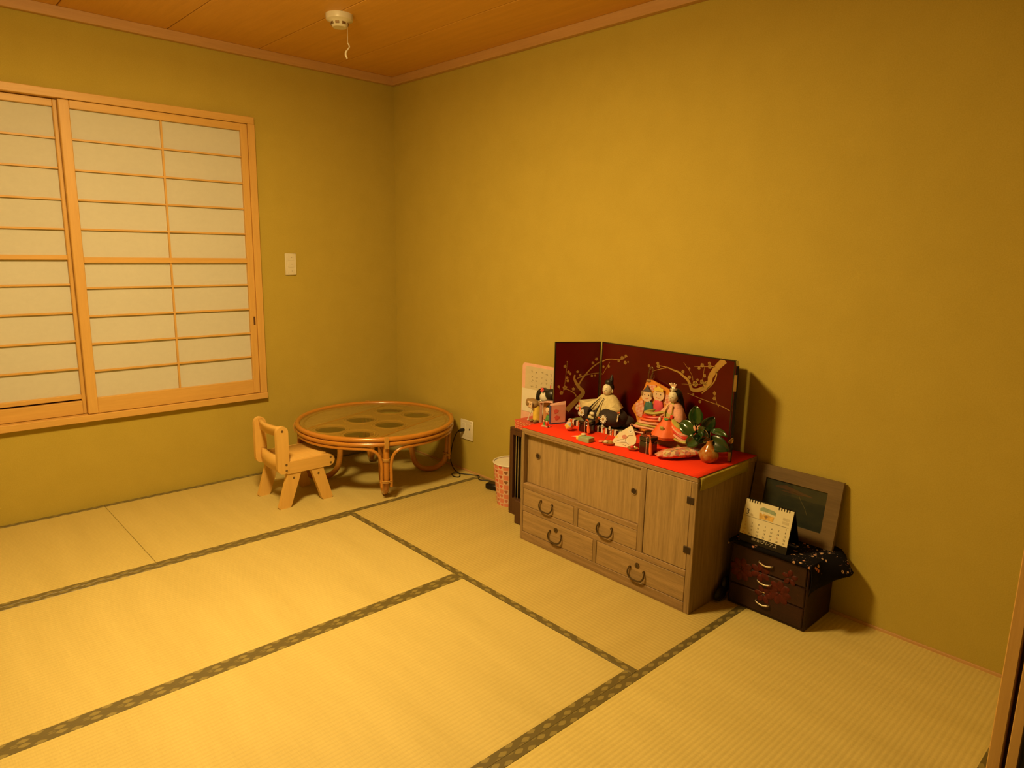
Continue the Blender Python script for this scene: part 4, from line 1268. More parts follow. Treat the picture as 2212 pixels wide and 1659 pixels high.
# roll figure with a monkey-like face
RZ = 0.4908
t = thing('paper_roll_figure', (-0.205, -1.515, RZ), 'handmade figure with yellow paper roll body and round brown hood', 'figure')
c = Vector((-0.205, -1.515, RZ))
MB().lathe([(0.0, 0.012), (0.0200, 0.012), (0.0200, 0.082), (0.0, 0.082)], 24, c).build('roll_body', M['yellow'], t)
hd_ = MB().ell(c + Vector((-0.010, 0.022, 0.089)), (0.026, 0.040, 0.025), 20, 12).build('hooded_head', M['brown'], t)
MB().obox(c + Vector((-0.0335, 0.016, 0.088)), (0.006, 0.042, 0.030), 0.006, rotz(-0.22)).build('face_plate', M['skin'], hd_)
for s in (-1, 1):
    MB().ell(c + Vector((-0.0375 + s * 0.002, 0.016 + s * 0.0095, 0.091)), (0.0012, 0.002, 0.0026), 8, 6).build('eye', M['ink'], hd_)
    MB().ell(c + Vector((0.0, 0.022 + s * 0.040, 0.093)), (0.010, 0.012, 0.014), 12, 8).build('ear', M['brown'], hd_)
MB().obox(c + Vector((-0.0372, 0.016, 0.081)), (0.001, 0.005, 0.0014), 0).build('mouth', M['red'], hd_, smooth=False)
for s in (-1, 1):
    MB().ell(c + Vector((-0.020, s * 0.013, 0.008)), (0.017, 0.009, 0.008), 12, 8).build('foot', M['brown'], t)
arm = MB().tube(smooth_path([c + Vector((-0.008, 0.022, 0.060)), c + Vector((-0.014, 0.034, 0.035)), c + Vector((-0.018, 0.040, 0.010))], 4), 0.0022, 6).build('string_arm', M['white_p'], t)
MB().ell(c + Vector((-0.018, 0.041, 0.0065)), (0.006, 0.006, 0.006), 10, 8).build('bead_hand', M['white_p'], arm)

t = thing('black_haired_figure', (-0.155, -1.552, RZ), 'handmade doll with big black paper hair and pink hair flower', 'figure')
c = Vector((-0.155, -1.552, RZ))
MB().lathe([(0.0, 0.0), (0.022, 0.0), (0.020, 0.10), (0.0, 0.10)], 18, c).build('paper_body', M['white_p'], t)
MB().ell(c + Vector((-0.012, 0.030, 0.118)), (0.016, 0.026, 0.024), 14, 10).build('pale_face', M['white_p'], t)
hr = MB()
hr.tube(smooth_path([c + Vector((-0.014, 0.070, 0.096)), c + Vector((-0.012, 0.066, 0.135)), c + Vector((-0.008, 0.044, 0.152)), c + Vector((-0.004, 0.010, 0.150)), c + Vector((0.0, -0.02, 0.146))], 5), 0.0105, 8)
hr.ell(c + Vector((0.0, -0.010, 0.135)), (0.030, 0.036, 0.030), 16, 10)
hr.ell(c + Vector((0.002, -0.038, 0.138)), (0.026, 0.030, 0.026), 16, 10)
hr.build('paper_hair', M['hair'], t, kind='stuff')
flower(c + Vector((-0.024, 0.030, 0.156)), 0.012, Vector((0, -1, 0)), Vector((0.3, 0, 1)), 0.004, 5, M['hotpink'], t, 'hair_flower', M['orange'])
MB().obox(c + Vector((0, 0.000, 0.168)), (0.003, 0.005, 0.022), 0.001).build('red_hairpin', M['red'], t)
MB().ell(c + Vector((-0.004, -0.052, 0.164)), (0.003, 0.004, 0.016), 10, 6, Matrix.Rotation(0.6, 3, 'X')).build('green_hairpin', M['green'], t)

# pink folded card with a small doll in it
t = thing('pink_folded_card', (-0.225, -1.61, RZ), 'pink folded paper card standing open around a small figure', 'card')
c = Vector((-0.232, -1.560, RZ))
d1 = Vector((0.55, -0.84, 0)).normalized()
d2 = Vector((0.10, -1.0, 0)).normalized()
up = Vector((0, 0, 1))
MB().prism([(0, 0), (0.010, 0), (0.013, 0.104), (0.004, 0.112), (0, 0.106)], c, Vector((0.95, -0.3, 0)).normalized(), up, 0.002).build('card_leaf', M['palepink'], t, smooth=False)
MB().prism([(0, 0), (0.076, 0), (0.076, 0.036), (0.108, 0.038), (0.108, 0.108), (0.05, 0.118), (0, 0.108)], c + Vector((0.022, -0.004, 0)), d2, up, 0.002).build('card_back', plain('tan card', (0.50, 0.24, 0.09), 0.7), t, smooth=False)
rows = []
for i in range(7):
    f = i / 6
    rows.append([c + Vector((-0.004, 0, 0)) + d2 * 0.112 * f + up * (0.106 + 0.012 * math.sin(pi * f * 0.8)), c + Vector((0.024, 0, 0)) + d2 * 0.112 * f + up * (0.110 + 0.012 * math.sin(pi * f * 0.8))])
MB().grid(rows).build('card_arch', M['palepink'], t, solid=0.0016)
t = thing('small_paper_doll', (-0.226, -1.618, RZ), 'small paper doll in green and blue inside the pink card', 'doll')
c = Vector((-0.226, -1.618, RZ))
MB().lathe([(0.0, 0.0), (0.020, 0.0), (0.018, 0.028), (0.0, 0.028)], 18, c).build('blue_skirt', M['blue'], t)
MB().lathe([(0.018, 0.028), (0.019, 0.034), (0.015, 0.052), (0.006, 0.058)], 18, c).build('green_jacket', M['green'], t)
hd_ = MB().ell(c + Vector((0, 0, 0.078)), (0.018, 0.021, 0.023), 16, 12).build('head', M['skin'], t)
MB().ell(c + Vector((0.005, 0, 0.087)), (0.019, 0.0225, 0.019), 16, 10).build('hair', M['hair'], hd_)
for s in (-1, 1):
    MB().ell(c + Vector((-0.0155, s * 0.008, 0.076)), (0.0016, 0.003, 0.0026), 8, 6).build('eye', M['ink'], hd_)
MB().ell(c + Vector((-0.0165, 0, 0.066)), (0.0014, 0.004, 0.002), 8, 6).build('mouth', M['red'], hd_)

# pink carton
CZ = 0.5300
t = thing('pink_paper_carton', (-0.263, -1.700, CZ), 'pink paper carton with two rose blots and folded top', 'carton')
P0, Q0 = Vector((-0.302, -1.700, 0)), Vector((-0.228, -1.7235, 0))
u = (Q0 - P0).normalized()
n = Vector((u.y, -u.x, 0))          # towards the camera side (-y)
if n.y > 0:
    n = -n
dep = 0.014
o0 = Vector((P0.x, P0.y, CZ))
A = math.atan2(u.y, u.x)
cc_ = o0 + u * 0.0385 - n * dep / 2
MB().obox(cc_ + Vector((0, 0, 0.044)), (0.076, dep, 0.088), 0.001, rotz(A)).build('carton_body', M['palepink'], t, smooth=False)
b = MB()
top = CZ + 0.088
va = [o0 + Vector((0, 0, 0.088)), o0 + u * 0.076 + Vector((0, 0, 0.088)), o0 + u * 0.080 - n * 0.007 + Vector((0, 0, 0.103)), o0 + u * 0.002 - n * 0.007 + Vector((0, 0, 0.096)), o0 - n * dep + Vector((0, 0, 0.088)), o0 + u * 0.076 - n * dep + Vector((0, 0, 0.088))]
b.add(va, [(0, 1, 2, 3), (3, 2, 5, 4), (0, 3, 4), (1, 5, 2), (0, 4, 5, 1)])
b.build('folded_top', M['palepink'], t, smooth=False)
for (a_, z_, r_) in ((0.026, 0.060, 0.012), (0.032, 0.030, 0.013)):
    MB().prism([(a_ + r_ * (1 + 0.25 * math.sin(5 * q)) * math.cos(q), z_ + r_ * 0.8 * (1 + 0.2 * math.cos(3 * q)) * math.sin(q)) for q in [2 * pi * i / 16 for i in range(16)]], o0 + n * 0.0002, u, up, 0.0006).build('rose_blot', plain('rose print', (0.72, 0.16, 0.13), 0.7), t, smooth=False)
M['indigo'] = plain('indigo paper', (0.05, 0.06, 0.16), 0.6)
MB().obox(o0 + u * -0.0012 - n * dep / 2 + Vector((0, 0, 0.044)), (0.002, dep + 0.001, 0.088), 0, rotz(A)).build('blue_side', M['indigo'], t, smooth=False)
MB().obox(o0 + u * 0.038 + n * 0.0006 + Vector((0, 0, 0.0030)), (0.0765, 0.001, 0.006), 0, rotz(A)).build('blue_border', M['indigo'], t, smooth=False)

# tiny sled with two dolls
t = thing('toy_sled', (-0.352, -1.716, CZ), 'tiny wooden sled toy at the left front of the red cloth', 'toy')
c = Vector((-0.352, -1.716, CZ))
for s in (-1, 1):
    MB().obox(c + Vector((s * 0.008, 0, 0.0025)), (0.0026, 0.036, 0.0028), 0.0006, rotz(0.2)).build('runner', M['skin'], t)
MB().obox(c + Vector((0, 0, 0.0062)), (0.022, 0.030, 0.003), 0.0006, rotz(0.2)).build('deck', M['skin'], t)
for s, m in ((1, M['green']), (-1, M['red'])):
    o = MB().lathe([(0.0065, 0.0075), (0.0058, 0.018), (0.002, 0.022), (0, 0.022)], 12, c + Vector((0.0, s * 0.009, 0))).build('toy_rider', m, t)
    MB().ell(c + Vector((0.0, s * 0.009, 0.026)), (0.0052, 0.0052, 0.0052), 12, 8).build('rider_head', M['skin'], o)
    MB().ell(c + Vector((0.002, s * 0.009, 0.0285)), (0.0050, 0.0050, 0.0042), 12, 8).build('rider_hair', M['hair'], o)

# origami ball
t = thing('origami_ball', (-0.315, -1.826, CZ), 'folded origami ball of yellow orange and blue paper', 'ornament')
c = Vector((-0.315, -1.826, CZ + 0.0225))
ph = (1 + 5 ** 0.5) / 2
iv = [Vector(p).normalized() for p in ((-1, ph, 0), (1, ph, 0), (-1, -ph, 0), (1, -ph, 0), (0, -1, ph), (0, 1, ph), (0, -1, -ph), (0, 1, -ph), (ph, 0, -1), (ph, 0, 1), (-ph, 0, -1), (-ph, 0, 1))]
ifc = [(0, 11, 5), (0, 5, 1), (0, 1, 7), (0, 7, 10), (0, 10, 11), (1, 5, 9), (5, 11, 4), (11, 10, 2), (10, 7, 6), (7, 1, 8), (3, 9, 4), (3, 4, 2), (3, 2, 6), (3, 6, 8), (3, 8, 9), (4, 9, 5), (2, 4, 11), (6, 2, 10), (8, 6, 7), (9, 8, 1)]
pals = [M['yellow'], M['palepink'], M['yellow'], M['orange'], M['blue']]
random.seed(5)
for fi, f in enumerate(ifc):
    p = [iv[i] * 0.0215 for i in f]
    mid = (p[0] + p[1] + p[2]) / 3 * 1.12
    MB().add([c + q for q in p] + [c + mid, c], [(0, 1, 3), (1, 2, 3), (2, 0, 3), (1, 0, 4), (2, 1, 4), (0, 2, 4)]).build('paper_facet', random.choice(pals), t, smooth=False)

# black lacquer boxes with cords and tassels
def lacquer_box(c, size, ang, label, cordm, tassel):
    t = thing('lacquer_box', (c[0], c[1], CZ), label, 'box')
    C = Vector((c[0], c[1], CZ))
    Rm = rotz(ang)
    MB().obox(C + Vector((0, 0, size[2] * 0.36)), (size[0], size[1], size[2] * 0.72), 0.003, Rm).build('box_body', M['lacq_black'], t)
    MB().obox(C + Vector((0, 0, size[2] * 0.86)), (size[0] * 1.04, size[1] * 1.04, size[2] * 0.28), 0.003, Rm).build('box_lid', M['lacq_black'], t)
    k = 0.15 * size[1]
    h0, h1 = size[0] / 2 * 1.06, size[2]
    cp = [Rm @ Vector((-h0 - 0.0006, -k, 0.001)), Rm @ Vector((-h0 - 0.0010, -k, h1)), Rm @ Vector((0, -k, h1 + 0.0012)), Rm @ Vector((h0, -k, h1)), Rm @ Vector((h0, -k, 0.001))]
    MB().tube([C + p for p in cp], 0.0012, 6).build('tie_cord', cordm, t)
    if tassel:
        kk = tassel
        q = [Rm @ Vector((-0.2 * size[0], 0, h1 + 0.003)), Rm @ Vector((-0.35 * size[0], -0.30 * size[1], h1 + 0.006)), Rm @ Vector((-h0 - 0.004, -0.52 * size[1], h1 * 0.75)), Rm @ Vector((-h0 - 0.006, -0.58 * size[1], h1 * 0.40)), Rm @ Vector((-h0 - 0.007, -0.64 * size[1], 0.006))]
        MB().tube(smooth_path([C + p for p in q], 4), [0.0022] * 8 + [0.004, 0.0055, 0.006, 0.0065, 0.0070, 0.0072, 0.0072, 0.0070, 0.0065], 8).build('red_tassel', M['orange'] if kk > 1 else M['red'], t)
    return t


M['palecord'] = plain('pale cord', (0.66, 0.40, 0.28), 0.7)
lacquer_box((-0.264, -1.884), (0.044, 0.058, 0.050), 0.0, 'black lacquer box with red tassel in front of the emperor doll', M['palecord'], 2)
lacquer_box((-0.318, -2.250), (0.048, 0.054, 0.068), 0.05, 'black lacquer box with pale cord in front of the empress doll', M['palecord'], 2)

# green wrapped box
t = thing('mint_green_box', (-0.388, -1.975, CZ), 'small mint green box with yellow paper wrapper on red cloth', 'box')
c = Vector((-0.385, -1.982, CZ))
MB().obox(c + Vector((0, -0.004, 0.0095)), (0.040, 0.056, 0.019), 0.001, rotz(0.05)).build('box_body', M['mint'], t, smooth=False)
MB().obox(c + Vector((0.0, 0.032, 0.0085)), (0.034, 0.020, 0.017), 0.004, rotz(0.05)).build('paper_wrapper', M['yellow'], t)
MB().ell(c + Vector((0.012, 0.022, 0.022)), (0.012, 0.012, 0.006), 12, 8).build('paper_scrap', M['skin'], t)
MB().tube([c + Vector((-0.004, 0.040, 0.012)), c + Vector((-0.004, 0.074, 0.006))], [0.004, 0.001], 8).build('paper_tip', M['white_p'], t)

# small gold dishes
def dish(c, r, label, extra):
    t = thing('gold_dish', (c[0], c[1], CZ), label, 'dish')
    C = Vector((c[0], c[1], CZ))
    MB().lathe([(0.0, 0.0), (r * 0.55, 0.0), (r * 0.9, 0.005), (r, 0.0105), (r * 0.95, 0.0112), (r * 0.8, 0.0068), (0, 0.0045)], 26, C).build('dish_body', M['goldlacq'], t)
    extra(C, t)


def ex1(C, t):
    MB().ell(C + Vector((-0.006, 0.010, 0.0105)), (0.010, 0.011, 0.0062), 12, 8).build('pale_sweet', M['skin'], t)
    MB().ell(C + Vector((-0.002, -0.012, 0.0115)), (0.010, 0.011, 0.0070), 12, 8).build('glazed_sweet', plain('amber glaze', (0.42, 0.17, 0.03), 0.12, coat=0.8), t)


def ex2(C, t):
    MB().ell(C + Vector((0.0, 0.002, 0.0115)), (0.009, 0.009, 0.0070), 12, 8).build('red_sweet', M['red'], t)


dish((-0.350, -2.077), 0.027, 'small gold dish with sweets before the emperor platform', ex1)
dish((-0.338, -2.190), 0.022, 'small gold dish with red sweet beside the black box', ex2)
t = thing('pink_petal', (-0.352, -2.036, CZ), 'single pink paper petal lying beside the gold dish', 'petal')
MB().ell(Vector((-0.352, -2.038, CZ + 0.005)), (0.013, 0.011, 0.005), 12, 8).build('petal_blade', plain('petal pink', (0.80, 0.22, 0.13), 0.6), t)
t = thing('gold_string_stand', (-0.300, -2.055, CZ), 'thin gold string loop standing before the striped platform', 'string')
MB().tube(smooth_path([Vector((-0.325, -2.035, CZ + 0.001)), Vector((-0.300, -2.030, CZ + 0.020)), Vector((-0.250, -2.030, CZ + 0.036)), Vector((-0.262, -2.058, CZ + 0.036)), Vector((-0.300, -2.080, CZ + 0.020)), Vector((-0.318, -2.088, CZ + 0.001))], 4), 0.0012, 6).build('string_loop', M['steel'], t)

# votive plaque with a horse
t = thing('votive_plaque', (-0.318, -2.140, CZ), 'white wooden votive plaque with painted horse leaning on red cloth', 'plaque')
u, v = Vector((0.30, -0.95, 0)).normalized(), Vector((0.42, 0.10, 0.90)).normalized()
o0 = Vector((-0.348, -2.098, CZ + 0.001))
w = u.cross(v)
sg = 1 if w.dot(Vector((-1, -0.3, 0.2))) > 0 else -1
MB().prism([(0.0, 0.0), (0.072, 0.0), (0.092, 0.024), (0.090, 0.044), (0.070, 0.078), (0.058, 0.092), (0.044, 0.082), (0.010, 0.052), (-0.006, 0.020)], o0, u, v, -sg * 0.005).build('plaque_board', plain('pale wood', (0.72, 0.62, 0.40), 0.6, var=0.05), t, smooth=False)
f0 = o0 + w * sg * 0.0001
hb = MB()
hb.ribbon([(0.008, 0.014), (0.026, 0.022), (0.050, 0.024), (0.064, 0.016)], [0.004, 0.010, 0.013, 0.006], f0, u, v, sg * 0.0006)
hb.build('horse_body', M['white_p'], t, smooth=False)
hb = MB()
for pts in ([(0.006, 0.016), (0.026, 0.028), (0.040, 0.031)], [(0.030, 0.018), (0.052, 0.021), (0.066, 0.012)], [(0.046, 0.033), (0.056, 0.050), (0.074, 0.054)], [(0.040, 0.010), (0.056, 0.006)]):
    hb.ribbon(pts, [0.0014, 0.0022, 0.0014], f0 + w * sg * 0.0006, u, v, sg * 0.0004)
hb.build('horse_outline', M['brown'], t, smooth=False, kind='stuff')
MB().prism(pol(10, 0.040, 0.042, 0.011, 0.009), f0, u, v, sg * 0.0008).build('saddle_patch', plain('rose brown', (0.56, 0.20, 0.12), 0.6), t, smooth=False)
fc = MB().prism(pol(14, 0.060, 0.070, 0.011, 0.011), f0, u, v, sg * 0.0008).build('rider_face', M['white_p'], t, smooth=False)
for (a_, z_) in ((0.056, 0.073), (0.064, 0.073), (0.060, 0.068)):
    MB().prism(pol(6, a_, z_, 0.0016, 0.0018), f0 + w * sg * 0.0008, u, v, sg * 0.0004).build('ink_dot', M['ink'], fc, smooth=False)
MB().prism(pol(6, 0.048, 0.026, 0.0018, 0.0022), f0 + w * sg * 0.0006, u, v, sg * 0.0006).build('horse_eye', M['ink'], t, smooth=False)
MB().prism([(0.004, 0.030), (0.012, 0.036), (0.010, 0.044), (0.002, 0.038)], f0, u, v, sg * 0.0006).build('yellow_patch', M['yellow'], t, smooth=False)
MB().tube([o0 + u * 0.066 + v * 0.072 - w * sg * 0.008, o0 + u * 0.110 + v * 0.070 - w * sg * 0.010], 0.0045, 8, flat=0.6).build('rolled_paper', M['palepink'], t)
MB().ring(o0 + u * 0.060 + v * 0.092, 0.007, 0.0016, 16, 6, 'x').build('hanging_loop', M['palecord'], t)

# candy bag
def m_candy():
    g = G('candy bag print')
    v, x, y, z = g.xyz()
    vo = g.n('ShaderNodeTexVoronoi', {'Vector': v, 'Scale': 85.0})
    wn = g.n('ShaderNodeTexWhiteNoise', {'Vector': vo.outputs['Color']}).outputs[0]
    c = g.ramp(wn, [(0.0, (0.70, 0.58, 0.36)), (0.25, (0.74, 0.10, 0.06)), (0.42, (0.74, 0.62, 0.40)), (0.58, (0.74, 0.28, 0.20)), (0.74, (0.40, 0.40, 0.12)), (0.86, (0.74, 0.12, 0.16)), (1.0, (0.20, 0.22, 0.16))])
    nz = g.noise(v, 60.0, 3)
    g.bump(nz, 0.5, 0.004)
    return g.fin(c, 0.22, coat=0.6)


t = thing('candy_bag', (-0.285, -2.375, CZ), 'clear printed bag of colourful sweets at front right of cloth', 'bag')
p0, p1 = Vector((-0.362, -2.318, CZ)), Vector((-0.205, -2.425, CZ))
ax = (p1 - p0)
L = ax.length
ax.normalize()
sd = Vector((-ax.y, ax.x, 0))
vs, fs = [], []
NU, NV = 15, 14
for i in range(NU):
    f = i / (NU - 1)
    wdt = 0.036 * (0.20 + 0.95 * math.sin(pi * min(max(f, 0.02), 0.98)) ** 0.6) * (1.0 + 0.10 * math.sin(9 * f))
    hgt = 0.0185 * math.sin(pi * f) ** 0.75 + 0.0012
    for k in range(NV):
        a = 2 * pi * k / NV
        vs.append(p0 + ax * L * f + sd * wdt * math.cos(a) + Vector((0, 0, 0.0200 + hgt * math.sin(a) * (1.0 if math.sin(a) > 0 else 1.0) + 0.012 * (f - 0.45) + 0.0015 * math.sin(7 * a + 11 * f))))
for i in range(NU - 1):
    for k in range(NV):
        l = (k + 1) % NV
        fs.append((i * NV + k, i * NV + l, (i + 1) * NV + l, (i + 1) * NV + k))
fs += [tuple(range(NV))[::-1], tuple((NU - 1) * NV + k for k in range(NV))]
zmin = min(p.z for p in vs)
vs = [Vector((p.x, p.y, p.z - zmin + CZ + 0.0003)) for p in vs]
MB().add(vs, fs).build('bag_body', m_candy(), t)
MB().prism([(0, -0.012), (0.020, -0.020), (0.022, 0.016), (0, 0.010)], p1 - ax * 0.006 + Vector((0, 0, 0.028)), ax, (sd + Vector((0, 0, 0.3))).normalized(), 0.0012).build('twisted_end', plain('pink film', (0.72, 0.16, 0.10), 0.25, coat=0.5), t, smooth=False)

# vase with camellia leaves
def m_vase():
    g = G('glazed vase')
    v, x, y, z = g.xyz()
    n = g.noise(v, 45.0, 3)
    zz = g.math('ADD', g.math('MULTIPLY', n, 0.05), z)
    c = g.ramp(n, [(0.38, (0.34, 0.08, 0.012)), (0.50, (0.42, 0.17, 0.035)), (0.62, (0.42, 0.27, 0.09))])
    return g.fin(c, 0.15, coat=0.7)


VC = Vector((-0.238, -2.472, CZ))
t = thing('glazed_vase', VC, 'round glazed orange brown vase at right end of the cloth', 'vase')
MB().lathe([(0.0, 0.0), (0.020, 0.0), (0.031, 0.010), (0.0375, 0.024), (0.036, 0.038), (0.026, 0.054), (0.013, 0.068), (0.0105, 0.078), (0.0125, 0.084), (0.0105, 0.084), (0.008, 0.076), (0.0, 0.070)], 30, VC).build('vase_body', m_vase(), t)
t2 = thing('leafy_sprig', VC + Vector((0, 0, 0.075)), 'dark green camellia sprig with pink buds in the vase', 'plant')
M['leaf'] = plain('glossy leaf', (0.020, 0.060, 0.010), 0.22, coat=0.45, var=0.25)
M['leaf_dk'] = plain('deep leaf', (0.013, 0.036, 0.008), 0.3, coat=0.3, var=0.25)
base = VC + Vector((0, 0, 0.078))
CAMP = Vector((-2.5165, -3.8031, 1.3132))


def leaf(ctr, L, Wd, upd, nrm, mat):
    """curved leaf blade with thickness, centred at ctr, long axis upd, facing nrm"""
    a = Vector(upd).normalized()
    n = Vector(nrm)
    n = (n - a * n.dot(a)).normalized()
    s = a.cross(n)
    rows = []
    for i in range(9):
        f = i / 8
        wdt = Wd / 2 * math.sin(pi * (0.04 + 0.92 * f) ** 0.85) ** 0.8
        curl = -0.10 * L * (f - 0.5) ** 2 * 4
        rows.append([Vector(ctr) + a * L * (f - 0.5) + s * wdt * q + n * (curl + 0.16 * Wd * (abs(q) ** 1.5)) for q in (-1, -0.6, -0.25, 0, 0.25, 0.6, 1)])
    o = MB().grid(rows).build('leaf', mat, t2, solid=0.0012)
    stem_start = rows[0][3]
    return stem_start


specs = [((-0.225, -2.396, 0.695), 0.062, 0.046, (0.10, 0.15, 1), (-1, -0.6, 0.2), 'leaf'),
         ((-0.240, -2.372, 0.645), 0.060, 0.050, (0.0, 0.8, 0.45), (-1, -0.6, 0.4), 'leaf'),
         ((-0.200, -2.440, 0.668), 0.056, 0.044, (0.1, -0.55, 0.9), (-0.9, -0.7, 0.2), 'leaf_dk'),
         ((-0.250, -2.441, 0.642), 0.048, 0.040, (-0.3, -0.5, 0.8), (-0.8, -0.2, 0.75), 'leaf'),
         ((-0.205, -2.488, 0.642), 0.058, 0.030, (0.0, -1, -0.15), (-0.5, -0.3, 0.9), 'leaf'),
         ((-0.250, -2.405, 0.598), 0.048, 0.042, (-0.2, 0.7, -0.5), (-1, -0.5, 0.35), 'leaf'),
         ((-0.225, -2.500, 0.602), 0.075, 0.052, (0.1, -0.8, -0.25), (-1, -0.8, 0.35), 'leaf_dk'),
         ((-0.195, -2.420, 0.625), 0.050, 0.040, (0.3, 0.3, 0.8), (-1, -0.8, 0.2), 'leaf_dk'),
         ((-0.245, -2.425, 0.612), 0.040, 0.034, (-0.5, 0.3, 0.2), (-0.8, -0.5, 0.7), 'leaf_dk')]
for (c_, L_, W_, up_, n_, m_) in specs:
    st = leaf(c_, L_ * 1.2, W_ * 1.2, up_, n_, M[m_])
    MB().tube(smooth_path([base, base.lerp(st, 0.5) + Vector((0, 0, 0.012)), st], 4), 0.0014, 6).build('twig', M['brown'], t2)
leaf((-0.195, -2.536, 0.618), 0.030, 0.016, (-0.2, -0.5, 0.9), (-1, -0.8, 0.2), plain('dry leaf', (0.38, 0.22, 0.06), 0.6))
for c_, an in (((-0.252, -2.4115, 0.652), 0.35), ((-0.246, -2.424, 0.656), -0.5), ((-0.215, -2.480, 0.622), 1.2)):
    MB().ell(c_, (0.004, 0.0055, 0.011), 10, 8, Matrix.Rotation(-an, 3, 'X')).build('pink_bud', plain('bud pink', (0.74, 0.40, 0.26), 0.5), t2)

# ------------------------------------------------------------------ small carved chest with cloth, calendar and picture
def m_carved():
    g = G('carved dark lacquer')
    v, x, y, z = g.xyz()
    n = g.noise(v, 160.0, 3, 0.7)
    n2 = g.noise(v, 14.0, 3)
    g.bump(n, 0.5, 0.002)
    return g.fin(g.ramp(n2, [(0.3, (0.022, 0.008, 0.004)), (0.7, (0.040, 0.013, 0.006))]), 0.55, spec=0.3)


M['carved'] = m_carved()
M['carvedred'] = plain('carved red', (0.080, 0.009, 0.004), 0.55, var=0.35, scale=60, spec=0.3)
DX, DY0, DY1, DZ = -0.230, -2.590, -2.890, 0.2545
t = thing('carved_chest', (-0.118, -2.74, 0), 'small dark carved chest of three drawers with red flower relief', 'chest')
MB().bx(DX + 0.006, -0.010, DY0, DY1, 0.0, DZ, 0.004).build('chest_body', M['carved'], t)
dzs = [(0.012, 0.086), (0.090, 0.164), (0.168, 0.244)]
hz = [0.050, 0.131, 0.2035]
drw = []
for (za, zb), h in zip(dzs, hz):
    d = MB().bx(DX, DX + 0.02, DY0 - 0.008, DY1 + 0.008, za, zb, 0.003).build('drawer', M['carved'], t)
    drw.append(d)
    hp = [(DX - 0.001, -2.709, h + 0.005), (DX - 0.010, -2.712, h + 0.003), (DX - 0.012, -2.735, h - 0.003), (DX - 0.010, -2.757, h + 0.001), (DX - 0.001, -2.760, h + 0.002)]
    MB().tube(smooth_path(hp, 4), 0.0030, 8).build('bail_handle', M['steel'], d)
k_ = MB().bx(DX - 0.0015, DX + 0.001, -2.720, -2.740, 0.090, 0.094, 0.0005).build('latch', M['bronze'], drw[1], smooth=False)
random.seed(21)


def petal_relief(cy, cz, r, n, a0, squash=1.0):
    for k in range(n):
        a = a0 + 2 * pi * k / n
        py, pz = cy + r * 0.58 * math.cos(a), cz + r * 0.58 * math.sin(a) * squash
        if not (0.018 < pz < 0.238):
            continue
        dd = min(range(3), key=lambda i: abs((dzs[i][0] + dzs[i][1]) / 2 - pz))
        MB().ell((DX + 0.0005, py, pz), (0.0032, r * 0.44, r * 0.30), 12, 8, Matrix.Rotation(a, 3, 'X')).build('carved_petal', M['carvedred'], drw[dd])


petal_relief(-2.640, 0.150, 0.046, 8, 0.2)
petal_relief(-2.640, 0.150, 0.022, 5, 0.7)
petal_relief(-2.715, 0.165, 0.040, 6, 0.5)
petal_relief(-2.790, 0.115, 0.046, 8, 0.1)
petal_relief(-2.790, 0.115, 0.022, 5, 0.4)
petal_relief(-2.825, 0.185, 0.030, 5, 0.3)
petal_relief(-2.735, 0.085, 0.036, 6, 0.0)


def m_print():
    g = G('blossom print cloth')
    v, x, y, z = g.xyz()
    vo = g.n('ShaderNodeTexVoronoi', {'Vector': v, 'Scale': 62.0, 'Randomness': 0.85})
    rnd = g.n('ShaderNodeTexWhiteNoise', {'Vector': vo.outputs['Position']}).outputs[0]
    d = vo.outputs['Distance']
    blob = g.math('MULTIPLY', g.math('LESS_THAN', d, 0.36), g.math('GREATER_THAN', d, 0.10))
    keep = g.math('GREATER_THAN', rnd, 0.45)
    vo2 = g.n('ShaderNodeTexVoronoi', {'Vector': v, 'Scale': 120.0})
    dots = g.math('MULTIPLY', g.math('LESS_THAN', vo2.outputs['Distance'], 0.16), 0.5)
    area = g.math('GREATER_THAN', g.noise(v, 9.0, 2), 0.50)
    f = g.math('MULTIPLY', g.math('MAXIMUM', g.math('MULTIPLY', blob, keep), dots), area)
    col = g.ramp(rnd, [(0.4, (0.55, 0.36, 0.26)), (0.75, (0.62, 0.44, 0.30)), (1.0, (0.60, 0.18, 0.14))])
    return g.fin(g.mix(f, (0.008, 0.007, 0.010), col), 0.9, spec=0.1)


M['print'] = m_print()
# draped cloth: profile runs over the top and falls past the right-hand side
rows = []
for i in range(13):
    f = i / 12
    x = -0.236 + 0.222 * f
    row = [(x, -2.583, 0.240 if f > 0.02 else 0.236), (x, -2.588, 0.2575)]
    for y in (-2.64, -2.70, -2.76, -2.82, -2.86):
        row.append((x, y, 0.2578 + 0.0012 * math.sin(40 * y + 9 * f)))
    lift = 0.012 * f
    out = 0.012 + 0.078 * max(0.0, 1 - abs(f - 0.72) / 0.50)
    drop = 0.050 - 0.030 * max(0.0, 1 - abs(f - 0.72) / 0.50)
    row += [(x, -2.886, 0.2585 + lift * 0.4), (x, -2.892 - out * 0.35, 0.2545 + lift * 0.4), (x, -2.892 - out * 0.75, 0.236 + lift * 0.3), (x, -2.892 - out, 0.212), (x, -2.892 - out * 0.95, 0.212 - drop * 0.55), (x, -2.893 - out * 0.55, 0.205 - drop)]
    rows.append(row)
fr_row = [(-0.2385, y, z - (0.010 if 2 <= k else 0)) for k, (xx, y, z) in enumerate(rows[0])]
rows = [fr_row] + rows
MB().grid(rows).build('blossom_print_cloth', M['print'], label='black cloth with small blossom print draped over the carved chest', cat='cloth', solid=0.0022)

